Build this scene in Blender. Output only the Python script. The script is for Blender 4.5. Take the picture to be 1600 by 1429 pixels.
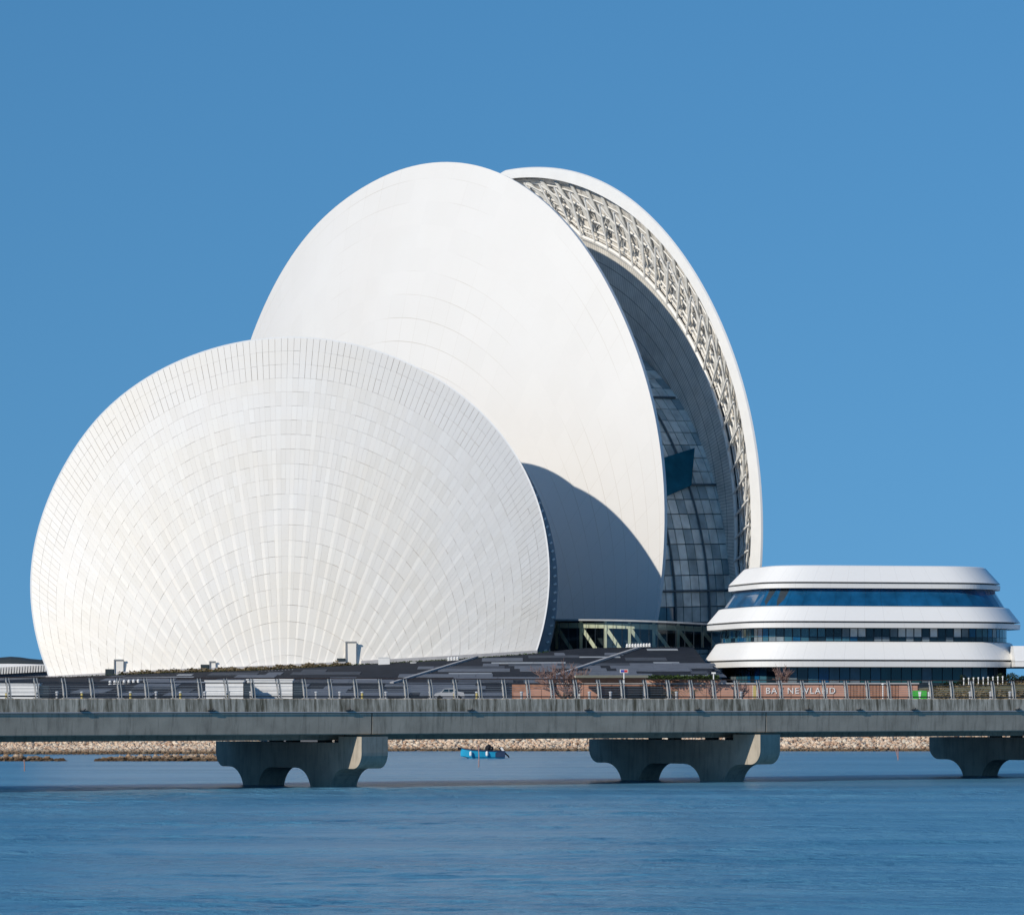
import bpy, bmesh, math, random
from mathutils import Vector, Matrix
R_ = math.radians
random.seed(7)
for o in list(bpy.data.objects):
    bpy.data.objects.remove(o)
scene = bpy.context.scene
COL = scene.collection

# ------------------------------------------------------------------ camera
F, HY, EYE = 6500.0, 1095.0, 5.6          # focal length and horizon measured on a 1600 px wide photograph
cam_d = bpy.data.cameras.new('camera'); cam = bpy.data.objects.new('camera', cam_d); COL.objects.link(cam)
cam.location = (0, 0, EYE); cam.rotation_euler = (R_(90), 0, 0)
cam_d.sensor_fit = 'HORIZONTAL'; cam_d.sensor_width = 36; cam_d.lens = 36 * F / 1600
cam_d.shift_y = (HY - 714.5) / 1600
cam_d.clip_start = 1; cam_d.clip_end = 30000
scene.camera = cam

# ------------------------------------------------------------------ sky, sun, exposure
SUN_AZ, SUN_EL = 44.0, 26.0               # sun stands behind the camera, to the left
world = bpy.data.worlds.new('World'); scene.world = world; world.use_nodes = True
wn, wl = world.node_tree.nodes, world.node_tree.links
wn.clear()
sky = wn.new('ShaderNodeTexSky'); sky.sky_type = 'NISHITA'; sky.sun_disc = False
sky.sun_elevation = R_(SUN_EL); sky.sun_rotation = R_(180 + SUN_AZ)
sky.altitude = 0; sky.air_density = 1.0; sky.dust_density = 0.0; sky.ozone_density = 6.0
# very clear winter air: the pale band at the horizon is thin, so the dome is read a little higher up
wtc = wn.new('ShaderNodeTexCoord'); wmp = wn.new('ShaderNodeMapping'); wno = wn.new('ShaderNodeVectorMath'); wno.operation = 'NORMALIZE'
wmp.inputs['Scale'].default_value = (1, 1, .5); wmp.inputs['Location'].default_value = (0, 0, .17)
wl.new(wtc.outputs['Generated'], wmp.inputs['Vector']); wl.new(wmp.outputs[0], wno.inputs[0]); wl.new(wno.outputs[0], sky.inputs['Vector'])
hs = wn.new('ShaderNodeHueSaturation'); hs.inputs['Saturation'].default_value = 1.15; hs.inputs['Hue'].default_value = .493
bg = wn.new('ShaderNodeBackground'); bg.inputs['Strength'].default_value = 0.09
wo = wn.new('ShaderNodeOutputWorld')
wl.new(sky.outputs[0], hs.inputs['Color']); wl.new(hs.outputs[0], bg.inputs['Color']); wl.new(bg.outputs[0], wo.inputs['Surface'])
sd = bpy.data.lights.new('sun', 'SUN'); sd.energy = 3.5; sd.angle = R_(0.5); sd.color = (1.0, 0.915, 0.785)
sun = bpy.data.objects.new('sun', sd); COL.objects.link(sun)
to_sun = Vector((-math.sin(R_(SUN_AZ)) * math.cos(R_(SUN_EL)), -math.cos(R_(SUN_AZ)) * math.cos(R_(SUN_EL)), math.sin(R_(SUN_EL))))
sun.rotation_euler = to_sun.to_track_quat('Z', 'Y').to_euler(); sun.location = (-300, -300, 250)
scene.view_settings.view_transform = 'Standard'; scene.view_settings.look = 'None'
scene.view_settings.exposure = 0.06; scene.view_settings.gamma = 1.0
scene.view_settings.use_curve_mapping = False

# ------------------------------------------------------------------ helpers
def W(px, py, Y):
    return Vector(((px - 800) / F * Y, Y, EYE + (HY - py) / F * Y))
def X(px, Y): return (px - 800) / F * Y
def Zh(py, Y): return EYE + (HY - py) / F * Y

def thing(name, label, cat, loc, group=None):
    o = bpy.data.objects.new(name, None); COL.objects.link(o); o.location = loc
    o.empty_display_size = 0.5
    o['label'] = label; o['category'] = cat
    if group: o['group'] = group
    return o
def root_loc(p):
    v = Vector((0, 0, 0))
    while p is not None:
        v = v + Vector(p.location); p = p.parent
    return v
def mesh(name, verts, faces, mat, parent=None, uv=None, smooth=False, kind=None, label=None, cat=None, group=None, loc=None):
    """verts are world coordinates; they are stored relative to the parent or to loc"""
    off = root_loc(parent) if parent else (Vector(loc) if loc is not None else Vector((0, 0, 0)))
    me = bpy.data.meshes.new(name)
    me.from_pydata([(v[0] - off.x, v[1] - off.y, v[2] - off.z) for v in verts], [], faces)
    if uv:
        l = me.uv_layers.new(name='UVMap')
        for lp in me.loops:
            l.data[lp.index].uv = uv[lp.vertex_index]
    mats = mat if isinstance(mat, (list, tuple)) else [mat]
    for mm in mats: me.materials.append(mm)
    if smooth:
        for p in me.polygons: p.use_smooth = True
    me.update()
    o = bpy.data.objects.new(name, me); COL.objects.link(o)
    if parent: o.parent = parent
    elif loc is not None: o.location = loc
    if kind: o['kind'] = kind
    if label: o['label'] = label
    if cat: o['category'] = cat
    if group: o['group'] = group
    return o

class MB:
    def __init__(s): s.v = []; s.f = []
    def add(s, vs, fs):
        n = len(s.v); s.v += [tuple(v) for v in vs]; s.f += [tuple(i + n for i in f) for f in fs]; return s
    def hexa(s, p):            # 8 corners: bottom 4 ccw, top 4 ccw
        return s.add(p, [(3, 2, 1, 0), (4, 5, 6, 7), (0, 1, 5, 4), (1, 2, 6, 5), (2, 3, 7, 6), (3, 0, 4, 7)])
    def box(s, c, d, rz=0.0):
        c = Vector(c); M = Matrix.Rotation(rz, 3, 'Z'); h = [x / 2 for x in d]
        q = [(-1, -1, -1), (1, -1, -1), (1, 1, -1), (-1, 1, -1), (-1, -1, 1), (1, -1, 1), (1, 1, 1), (-1, 1, 1)]
        return s.hexa([c + M @ Vector((a * h[0], b * h[1], e * h[2])) for a, b, e in q])
    def beam(s, a, b, w, h, up=(0, 0, 1)):
        a, b = Vector(a), Vector(b); d = (b - a).normalized(); u = Vector(up)
        sx = d.cross(u)
        if sx.length < 1e-4: sx = d.cross(Vector((1, 0, 0)))
        sx.normalize(); sz = sx.cross(d).normalized()
        sx *= w / 2; sz *= h / 2
        return s.hexa([a - sx - sz, a + sx - sz, b + sx - sz, b - sx - sz, a - sx + sz, a + sx + sz, b + sx + sz, b - sx + sz])
    def tube(s, pts, rads, n=6, cap=True):
        pts = [Vector(p) for p in pts]
        if not isinstance(rads, (list, tuple)): rads = [rads] * len(pts)
        base = len(s.v); prev = None
        for i, p in enumerate(pts):
            t = (pts[min(i + 1, len(pts) - 1)] - pts[max(i - 1, 0)]).normalized()
            if prev is None:
                x = t.cross(Vector((0, 0, 1)))
                if x.length < 0.05: x = t.cross(Vector((1, 0, 0)))
            else:
                x = prev - t * prev.dot(t)
            x.normalize(); prev = x; y = t.cross(x)
            for k in range(n):
                a = 2 * math.pi * k / n
                s.v.append(tuple(p + (x * math.cos(a) + y * math.sin(a)) * rads[i]))
        for i in range(len(pts) - 1):
            for k in range(n):
                a, b = base + i * n + k, base + i * n + (k + 1) % n
                s.f.append((a, b, b + n, a + n))
        if cap:
            s.f.append(tuple(base + k for k in range(n))[::-1])
            s.f.append(tuple(base + (len(pts) - 1) * n + k for k in range(n)))
        return s
    def lathe(s, c, prof, n=12):   # prof: (r, z)
        c = Vector(c); base = len(s.v)
        for r, z in prof:
            for k in range(n):
                a = 2 * math.pi * k / n
                s.v.append((c.x + r * math.cos(a), c.y + r * math.sin(a), c.z + z))
        for i in range(len(prof) - 1):
            for k in range(n):
                a, b = base + i * n + k, base + i * n + (k + 1) % n
                s.f.append((a, b, b + n, a + n))
        s.f.append(tuple(base + k for k in range(n))[::-1]); s.f.append(tuple(base + (len(prof) - 1) * n + k for k in range(n)))
        return s
    def build(s, name, mat, parent=None, **k):
        return mesh(name, s.v, s.f, mat, parent, **k)

# ------------------------------------------------------------------ materials
def nmat(name):
    m = bpy.data.materials.new(name); m.use_nodes = True
    n, l = m.node_tree.nodes, m.node_tree.links
    return m, n, l, n['Principled BSDF']
def noise(n, l, scale, detail=4, coord='Object', stretch=None, rough=0.55):
    tc = n.new('ShaderNodeTexCoord'); t = n.new('ShaderNodeTexNoise')
    t.inputs['Scale'].default_value = scale; t.inputs['Detail'].default_value = detail; t.inputs['Roughness'].default_value = rough
    if stretch:
        mp = n.new('ShaderNodeMapping'); mp.inputs['Scale'].default_value = stretch
        l.new(tc.outputs[coord], mp.inputs['Vector']); l.new(mp.outputs[0], t.inputs['Vector'])
    else:
        l.new(tc.outputs[coord], t.inputs['Vector'])
    return t
def ramp(n, l, src, stops):
    r = n.new('ShaderNodeValToRGB'); e = r.color_ramp.elements
    while len(e) > 1: e.remove(e[-1])
    e[0].position = stops[0][0]; e[0].color = (*stops[0][1], 1)
    for p, c in stops[1:]:
        x = e.new(p); x.color = (*c, 1)
    l.new(src, r.inputs['Fac']); return r
def mul(c, k): return tuple(min(1, x * k) for x in c)
def simple(name, col, rough=0.6, var=0.12, scale=1.5, bump=0.0, spec=0.3, metal=0.0, stretch=None, bscale=None):
    m, n, l, b = nmat(name)
    b.inputs['Roughness'].default_value = rough; b.inputs['Specular IOR Level'].default_value = spec; b.inputs['Metallic'].default_value = metal
    t = noise(n, l, scale, 5, stretch=stretch)
    r = ramp(n, l, t.outputs['Fac'], [(0.3, mul(col, 1 - var)), (0.7, mul(col, 1 + var))])
    l.new(r.outputs[0], b.inputs['Base Color'])
    if bump:
        t2 = noise(n, l, bscale or scale * 4, 4, stretch=stretch)
        bp = n.new('ShaderNodeBump'); bp.inputs['Strength'].default_value = bump; bp.inputs['Distance'].default_value = 0.05
        l.new(t2.outputs['Fac'], bp.inputs['Height']); l.new(bp.outputs[0], b.inputs['Normal'])
    return m

def m_concrete(name, col, dark, streak=True, thr=(0.42, 0.66)):
    m, n, l, b = nmat(name); b.inputs['Roughness'].default_value = 0.85; b.inputs['Specular IOR Level'].default_value = 0.2
    t1 = noise(n, l, 0.7, 6); r1 = ramp(n, l, t1.outputs['Fac'], [(0.3, mul(col, .82)), (0.7, mul(col, 1.12))])
    t2 = noise(n, l, 1.0, 6, stretch=(3.2, 3.2, .35) if streak else (1, 1, 1), rough=.7)
    r2 = ramp(n, l, t2.outputs['Fac'], [(thr[0], (0, 0, 0)), (thr[1], (1, 1, 1))])
    mx = n.new('ShaderNodeMix'); mx.data_type = 'RGBA'
    mx.inputs['B'].default_value = (*dark, 1)
    l.new(r2.outputs[0], mx.inputs['Factor']); l.new(r1.outputs[0], mx.inputs['A']); l.new(mx.outputs['Result'], b.inputs['Base Color'])
    bp = n.new('ShaderNodeBump'); bp.inputs['Strength'].default_value = .3; bp.inputs['Distance'].default_value = .03
    t3 = noise(n, l, 9, 4); l.new(t3.outputs['Fac'], bp.inputs['Height']); l.new(bp.outputs[0], b.inputs['Normal'])
    return m

def m_shell(name, lines=0.0):
    """white coated shell cladding; UV: u = columns, v = rows"""
    m, n, l, b = nmat(name)
    b.inputs['Roughness'].default_value = 0.42; b.inputs['Specular IOR Level'].default_value = 0.4
    t = noise(n, l, 0.06, 6, rough=.6)
    r = ramp(n, l, t.outputs['Fac'], [(0.3, (.75, .73, .70)), (0.7, (.77, .755, .73))])
    col = r.outputs[0]
    if lines:
        tc = n.new('ShaderNodeTexCoord'); sp = n.new('ShaderNodeSeparateXYZ'); l.new(tc.outputs['UV'], sp.inputs[0])
        def fr(out, w):
            a = n.new('ShaderNodeMath'); a.operation = 'FRACT'; l.new(out, a.inputs[0])
            c = n.new('ShaderNodeMath'); c.operation = 'LESS_THAN'; c.inputs[1].default_value = w; l.new(a.outputs[0], c.inputs[0]); return c.outputs[0]
        gu, gv = fr(sp.outputs[0], .03), fr(sp.outputs[1], .028)
        mxm = n.new('ShaderNodeMath'); mxm.operation = 'MAXIMUM'
        gw = n.new('ShaderNodeMath'); gw.operation = 'MULTIPLY'; gw.inputs[1].default_value = .35; l.new(gu, gw.inputs[0])
        l.new(gw.outputs[0], mxm.inputs[0]); l.new(gv, mxm.inputs[1])
        t2 = noise(n, l, 0.035, 4); r2 = ramp(n, l, t2.outputs['Fac'], [(0.44, (0, 0, 0)), (0.66, (1, 1, 1))])
        f2 = n.new('ShaderNodeMath'); f2.operation = 'MULTIPLY'; l.new(mxm.outputs[0], f2.inputs[0]); l.new(r2.outputs[0], f2.inputs[1])
        f3 = n.new('ShaderNodeMath'); f3.operation = 'MULTIPLY'; f3.inputs[1].default_value = lines; l.new(f2.outputs[0], f3.inputs[0])
        mx = n.new('ShaderNodeMix'); mx.data_type = 'RGBA'; mx.inputs['B'].default_value = (.42, .36, .28, 1)
        l.new(f3.outputs[0], mx.inputs['Factor']); l.new(col, mx.inputs['A']); col = mx.outputs['Result']
        # every panel a little different
        vo = n.new('ShaderNodeTexWhiteNoise'); vo.noise_dimensions = '2D'
        fl = n.new('ShaderNodeVectorMath'); fl.operation = 'FLOOR'; l.new(tc.outputs['UV'], fl.inputs[0]); l.new(fl.outputs[0], vo.inputs['Vector'])
        mr = n.new('ShaderNodeMapRange'); mr.inputs['To Min'].default_value = .988; mr.inputs['To Max'].default_value = 1.008; l.new(vo.outputs['Value'], mr.inputs['Value'])
        mm = n.new('ShaderNodeVectorMath'); mm.operation = 'SCALE'; l.new(col, mm.inputs[0]); l.new(mr.outputs[0], mm.inputs['Scale']); col = mm.outputs[0]
    l.new(col, b.inputs['Base Color'])
    t3 = noise(n, l, 0.5, 5); bp = n.new('ShaderNodeBump'); bp.inputs['Strength'].default_value = .12; bp.inputs['Distance'].default_value = .25
    l.new(t3.outputs['Fac'], bp.inputs['Height']); l.new(bp.outputs[0], b.inputs['Normal'])
    return m

def m_panel(name):
    m, n, l, b = nmat(name); b.inputs['Roughness'].default_value = .5; b.inputs['Specular IOR Level'].default_value = .3
    g = n.new('ShaderNodeNewGeometry')
    r = ramp(n, l, g.outputs['Random Per Island'], [(0, (.81, .785, .74)), (.5, (.84, .815, .775)), (1, (.86, .84, .80))])
    t = noise(n, l, .05, 4); r2 = ramp(n, l, t.outputs['Fac'], [(.4, (1, 1, 1)), (.75, (1, .975, .925))])
    mx = n.new('ShaderNodeMix'); mx.data_type = 'RGBA'; mx.blend_type = 'MULTIPLY'; mx.inputs['Factor'].default_value = 1
    l.new(r.outputs[0], mx.inputs['A']); l.new(r2.outputs[0], mx.inputs['B']); l.new(mx.outputs['Result'], b.inputs['Base Color'])
    t3 = noise(n, l, .6, 5); bp = n.new('ShaderNodeBump'); bp.inputs['Strength'].default_value = .1; bp.inputs['Distance'].default_value = .2
    l.new(t3.outputs['Fac'], bp.inputs['Height']); l.new(bp.outputs[0], b.inputs['Normal'])
    return m

def m_glass(name, col, rough=.06, spec=.8, var=.25):
    m, n, l, b = nmat(name); b.inputs['Roughness'].default_value = rough; b.inputs['Specular IOR Level'].default_value = spec
    t = noise(n, l, .35, 3); r = ramp(n, l, t.outputs['Fac'], [(.3, mul(col, 1 - var)), (.7, mul(col, 1 + var))])
    l.new(r.outputs[0], b.inputs['Base Color']); return m
def m_clear(name, tint, fac=.25):
    m = bpy.data.materials.new(name); m.use_nodes = True; n, l = m.node_tree.nodes, m.node_tree.links
    n.remove(n['Principled BSDF']); out = n['Material Output']
    tr = n.new('ShaderNodeBsdfTransparent'); tr.inputs[0].default_value = (*tint, 1)
    gl = n.new('ShaderNodeBsdfGlossy'); gl.inputs['Roughness'].default_value = .05; gl.inputs['Color'].default_value = (.8, .9, 1, 1)
    fr = n.new('ShaderNodeFresnel'); fr.inputs['IOR'].default_value = 1.6
    ad = n.new('ShaderNodeMath'); ad.operation = 'ADD'; ad.inputs[1].default_value = fac * .3; l.new(fr.outputs[0], ad.inputs[0])
    mx = n.new('ShaderNodeMixShader'); l.new(ad.outputs[0], mx.inputs[0]); l.new(tr.outputs[0], mx.inputs[1]); l.new(gl.outputs[0], mx.inputs[2]); l.new(mx.outputs[0], out.inputs['Surface'])
    return m

M = {}
M['shell'] = m_shell('shell_coating', .55)
M['panel'] = m_panel('shell_panel')
M['joint'] = simple('joint_backing', (.45, .35, .24), .9, .25, .15)
M['white'] = simple('white_cladding', (.82, .82, .81), .35, .03, .3)
def m_band():
    m, n, l, b = nmat('band_panels'); b.inputs['Roughness'].default_value = .4; b.inputs['Specular IOR Level'].default_value = .3
    tc = n.new('ShaderNodeTexCoord'); sp = n.new('ShaderNodeSeparateXYZ'); l.new(tc.outputs['UV'], sp.inputs[0])
    a = n.new('ShaderNodeMath'); a.operation = 'FRACT'; l.new(sp.outputs[0], a.inputs[0])
    r = ramp(n, l, a.outputs[0], [(0, (.9, .9, .9)), (.02, (.9, .9, .9)), (.03, (1, 1, 1))])
    t = noise(n, l, 1.0, 6, stretch=(1.2, 1.2, .25), rough=.7); r2 = ramp(n, l, t.outputs['Fac'], [(.3, (.87, .865, .85)), (.6, (.88, .875, .86)), (.85, (.80, .79, .76))])
    mx = n.new('ShaderNodeMix'); mx.data_type = 'RGBA'; mx.blend_type = 'MULTIPLY'; mx.inputs['Factor'].default_value = 1
    l.new(r.outputs[0], mx.inputs['A']); l.new(r2.outputs[0], mx.inputs['B']); l.new(mx.outputs['Result'], b.inputs['Base Color'])
    return m
M['band'] = m_band()
M['whitep'] = simple('white_paint', (.8, .8, .79), .5, .04, 2)
M['groove'] = simple('groove_grey', (.28, .29, .30), .6, .1, 1)
M['steel_white'] = simple('white_steel', (.86, .85, .82), .5, .06, 1)
M['steel_grey'] = simple('grey_steel', (.58, .58, .56), .6, .12, 1)
M['steel_dark'] = simple('dark_steel', (.05, .055, .06), .5, .2, 3)
M['rail_steel'] = simple('rail_steel', (.46, .45, .43), .5, .12, 3)
M['handrail'] = simple('handrail_brown', (.10, .055, .04), .5, .25, 2)
M['teeth'] = simple('grey_louvre_edge', (.5, .52, .54), .6, .1, 1)
M['deck_conc'] = m_concrete('stained_parapet', (.64, .56, .45), (.14, .118, .08), thr=(.40, .62))
M['girder_conc'] = m_concrete('girder_concrete', (.44, .385, .31), (.16, .145, .12), thr=(.5, .8))
M['pier_conc'] = m_concrete('pier_concrete', (.44, .39, .32), (.19, .17, .14), thr=(.48, .85))
M['asphalt'] = simple('asphalt', (.05, .05, .052), .9, .15, 3, .3)
M['rock'] = None
M['glass_blue'] = m_glass('blue_glass', (.008, .085, .20), .08, .6, .35)
M['glass_dark'] = m_glass('dark_glass', (.008, .022, .035), .05, .6)
M['glass_teal'] = m_glass('teal_glass', (.04, .12, .17), .08, .6)
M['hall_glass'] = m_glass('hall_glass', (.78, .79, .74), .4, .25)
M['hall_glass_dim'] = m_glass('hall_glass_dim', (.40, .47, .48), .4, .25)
M['glass_pale'] = m_glass('blind_reflection_glass', (.66, .70, .70), .2, .5)  # pale for curtains, with white reflections put into the colour
M['glass_grey'] = m_glass('grey_blind_glass', (.16, .20, .23), .12, .5)
M['glass_green'] = m_glass('green_glass', (.012, .085, .095), .06, .6)
M['mullion'] = simple('dark_mullion', (.03, .045, .06), .5, .2, 1)
M['frame_grey'] = simple('frame_grey', (.13, .16, .18), .5, .15, 1)
M['clear'] = m_clear('clear_glass', (.45, .62, .66))
M['lobby_clear'] = m_clear('lobby_glass', (.80, .85, .84), .0)
M['cream'] = simple('cream_steel', (.74, .72, .55), .5, .05, 1)
M['interior'] = simple('dark_interior', (.025, .04, .05), .8, .3, .4)
M['plinth'] = simple('plinth_stone', (.50, .49, .50), .8, .1, 1)
M['pave_dark'] = simple('slate_paving', (.024, .030, .042), .8, .25, .6, .15, spec=.05)
M['pave_mid'] = simple('blue_grey_paving', (.145, .165, .20), .8, .18, .6, .15, spec=.05)
M['pave_soft'] = simple('grey_paving', (.075, .088, .11), .8, .2, .6, .15, spec=.05)
M['pave_light'] = simple('pale_paving', (.36, .39, .42), .8, .12, .6, .15, spec=.05)
M['coping'] = simple('pale_coping', (.42, .42, .43), .7, .1, 1)
M['brick'] = simple('terracotta_cladding', (.47, .26, .19), .8, .12, .8, .2)
M['timber'] = simple('timber_slat', (.33, .17, .11), .8, .2, 2)
M['grass'] = simple('dry_grass', (.16, .14, .065), .9, .45, .4)
M['shrub'] = simple('shrub_leaf', (.20, .15, .08), .8, .5, .35)
M['green'] = simple('green_leaf', (.05, .085, .022), .8, .4, .6)
M['twig'] = simple('bare_twig', (.26, .17, .15), .9, .25, 2)
M['bark'] = simple('bark', (.13, .10, .08), .9, .25, 3, .3)
M['boat_blue'] = simple('boat_blue', (.02, .30, .50), .35, .15, 1.2)
M['boat_navy'] = simple('boat_navy', (.02, .04, .09), .5, .2, 2)
M['black'] = simple('black_plastic', (.015, .015, .018), .45, .2, 3)
M['yellow'] = simple('yellow_paint', (.52, .42, .14), .5, .08, 3)
M['red'] = simple('red_paint', (.55, .04, .04), .5, .08, 3)
M['blue'] = simple('blue_paint', (.03, .06, .38), .5, .08, 3)
M['kiosk_green'] = simple('kiosk_green', (.06, .42, .05), .5, .08, 3)
M['pole'] = simple('weathered_pole', (.40, .22, .18), .8, .2, 4)
M['screen'] = m_glass('screen_teal', (.012, .11, .17), .7, .05)
M['tyre'] = simple('tyre', (.02, .02, .02), .9, .1, 4)
def m_rock(name, stops):
    m, n, l, b = nmat(name); b.inputs['Roughness'].default_value = .9; b.inputs['Specular IOR Level'].default_value = .2
    g = n.new('ShaderNodeNewGeometry'); r = ramp(n, l, g.outputs['Random Per Island'], stops)
    t = noise(n, l, 3, 5); r2 = ramp(n, l, t.outputs['Fac'], [(.3, (.7, .7, .7)), (.7, (1.15, 1.15, 1.15))])
    mx = n.new('ShaderNodeMix'); mx.data_type = 'RGBA'; mx.blend_type = 'MULTIPLY'; mx.inputs['Factor'].default_value = 1
    l.new(r.outputs[0], mx.inputs['A']); l.new(r2.outputs[0], mx.inputs['B'])
    # wet dark foot just above the water line
    gg = n.new('ShaderNodeNewGeometry'); sp = n.new('ShaderNodeSeparateXYZ'); l.new(gg.outputs['Position'], sp.inputs[0])
    wr = ramp(n, l, sp.outputs[2], [(0.18, (.22, .19, .15)), (.5, (1, 1, 1))])
    m2 = n.new('ShaderNodeMix'); m2.data_type = 'RGBA'; m2.blend_type = 'MULTIPLY'; m2.inputs['Factor'].default_value = 1
    l.new(mx.outputs['Result'], m2.inputs['A']); l.new(wr.outputs[0], m2.inputs['B']); l.new(m2.outputs['Result'], b.inputs['Base Color'])
    return m
M['rock'] = m_rock('shore_rock', [(0, (.42, .26, .17)), (.2, (.66, .47, .33)), (.55, (.76, .59, .44)), (.85, (.80, .70, .56)), (1, (.46, .37, .30))])
M['rock_wet'] = m_rock('wet_rock', [(0, (.30, .19, .12)), (.5, (.44, .31, .20)), (1, (.58, .46, .35))])

def m_louvre():
    m, n, l, b = nmat('inner_louvre'); b.inputs['Roughness'].default_value = .6
    tc = n.new('ShaderNodeTexCoord'); sp = n.new('ShaderNodeSeparateXYZ'); l.new(tc.outputs['UV'], sp.inputs[0])
    a = n.new('ShaderNodeMath'); a.operation = 'FRACT'; l.new(sp.outputs[0], a.inputs[0])
    r = ramp(n, l, a.outputs[0], [(0, (.86, .83, .77)), (.5, (.90, .87, .81)), (.62, (.66, .64, .60)), (.9, (.66, .64, .60)), (1, (.86, .83, .77))])
    c = n.new('ShaderNodeMath'); c.operation = 'FRACT'; l.new(sp.outputs[1], c.inputs[0])
    r2 = ramp(n, l, c.outputs[0], [(0, (.45, .45, .45)), (.05, (.45, .45, .45)), (.07, (1, 1, 1))])
    mx = n.new('ShaderNodeMix'); mx.data_type = 'RGBA'; mx.blend_type = 'MULTIPLY'; mx.inputs['Factor'].default_value = 1
    l.new(r.outputs[0], mx.inputs['A']); l.new(r2.outputs[0], mx.inputs['B'])
    t = noise(n, l, .3, 4); r3 = ramp(n, l, t.outputs['Fac'], [(.3, (.8, .8, .8)), (.7, (1.1, 1.1, 1.1))])
    m2 = n.new('ShaderNodeMix'); m2.data_type = 'RGBA'; m2.blend_type = 'MULTIPLY'; m2.inputs['Factor'].default_value = 1
    l.new(mx.outputs['Result'], m2.inputs['A']); l.new(r3.outputs[0], m2.inputs['B']); l.new(m2.outputs['Result'], b.inputs['Base Color'])
    return m
M['louvre'] = m_louvre()
M['truss_back'] = m_concrete('truss_back_lining', (.66, .64, .60), (.26, .255, .25), streak=False, thr=(.48, .66))

# ------------------------------------------------------------------ water
def m_water():
    m, n, l, b = nmat('water')
    b.inputs['Roughness'].default_value = .3
    b.inputs['IOR'].default_value = 1.33; b.inputs['Specular IOR Level'].default_value = .5
    t0 = noise(n, l, 1.0, 5, stretch=(.012, .10, 1), rough=.65)
    r0 = ramp(n, l, t0.outputs['Fac'], [(.36, (.06, .205, .335)), (.62, (.115, .295, .43))])
    l.new(r0.outputs[0], b.inputs['Base Color'])
    t1 = noise(n, l, 1.0, 5, stretch=(.5, .85, 1), rough=.62)
    t2 = noise(n, l, 1.0, 3, stretch=(.05, .11, 1), rough=.5)
    r2 = ramp(n, l, t2.outputs['Fac'], [(.35, (.3, .3, .3)), (.65, (1, 1, 1))])
    mm = n.new('ShaderNodeMath'); mm.operation = 'MULTIPLY'; l.new(t1.outputs['Fac'], mm.inputs[0]); l.new(r2.outputs[0], mm.inputs[1])
    bp = n.new('ShaderNodeBump'); bp.inputs['Strength'].default_value = 1.0; bp.inputs['Distance'].default_value = .8
    l.new(mm.outputs[0], bp.inputs['Height']); l.new(bp.outputs[0], b.inputs['Normal'])
    return m
M['water'] = m_water()
def water_sheet():
    rw_ = random.Random(8)
    wv = []
    for i in range(26):
        lam = .8 * (4.6 / .8) ** (i / 25) * rw_.uniform(.9, 1.1); th = rw_.gauss(1.45, .42)
        wv.append((2 * math.pi / lam * math.cos(th), 2 * math.pi / lam * math.sin(th), rw_.random() * 6.28, .0046 * lam))
    nx, ny = 200, 560; x0, x1, y0, y1 = -40.0, 40.0, 96.0, 276.0
    v, f = [], []
    import numpy as np
    xs_ = np.linspace(x0, x1, nx + 1); ys_ = np.linspace(y0, y1, ny + 1)
    XX, YY = np.meshgrid(xs_, ys_); ZZ = np.zeros_like(XX)
    for kx, ky, p, a in wv: ZZ += a * np.sin(kx * XX + ky * YY + p)
    gust = .55 + .45 * np.sin(.11 * XX + .13 * YY) * np.sin(.05 * XX - .21 * YY + 1)
    edge = np.minimum(1, np.minimum(np.minimum(XX - x0, x1 - XX) / 3, np.minimum(YY - y0, y1 - YY) / 6))
    ZZ *= gust * edge
    v = [(float(a), float(b), float(c)) for a, b, c in zip(XX.ravel(), YY.ravel(), ZZ.ravel())]
    for j in range(ny):
        for i in range(nx):
            q = j * (nx + 1) + i; f.append((q, q + 1, q + nx + 2, q + nx + 1))
    n0 = len(v); L, B = 9000, 14000
    v += [(-L, -200, 0), (x0, -200, 0), (x1, -200, 0), (L, -200, 0), (-L, y0, 0), (x0, y0, 0), (x1, y0, 0), (L, y0, 0), (-L, y1, 0), (x0, y1, 0), (x1, y1, 0), (L, y1, 0), (-L, B, 0), (x0, B, 0), (x1, B, 0), (L, B, 0)]
    for r in range(3):
        for c in range(3):
            if (r, c) != (1, 1): q = n0 + r * 4 + c; f.append((q, q + 1, q + 5, q + 4))
    mesh('water', v, f, M['water'], kind='structure', smooth=True)
water_sheet()

# ------------------------------------------------------------------ island: ground, plaza slope, podium
GZ = 5.7
gv, gf = [], []
shoreY = lambda x: 467.0 - (6.0 if x < -28 else 0)
xs = [-900 + i * 10 for i in range(181)]
for x in xs:
    s = shoreY(x)
    gv += [(x, s - 5, -1.6), (x, s + 17, GZ), (x, 5200, GZ)]
gf = []
for i in range(len(xs) - 1):
    a = i * 3
    gf += [(a, a + 3, a + 4, a + 1), (a + 1, a + 4, a + 5, a + 2)]
M['earth'] = simple('promenade_ground', (.24, .23, .22), .9, .2, .1)
mesh('ground', gv, gf, M['earth'], kind='structure')

def lerp_table(tab, x):
    if x <= tab[0][0]: return tab[0][1:]
    for (a, b) in zip(tab, tab[1:]):
        if x <= b[0]:
            t = (x - a[0]) / (b[0] - a[0]); return tuple(p + (q - p) * t for p, q in zip(a[1:], b[1:]))
    return tab[-1][1:]
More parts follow.
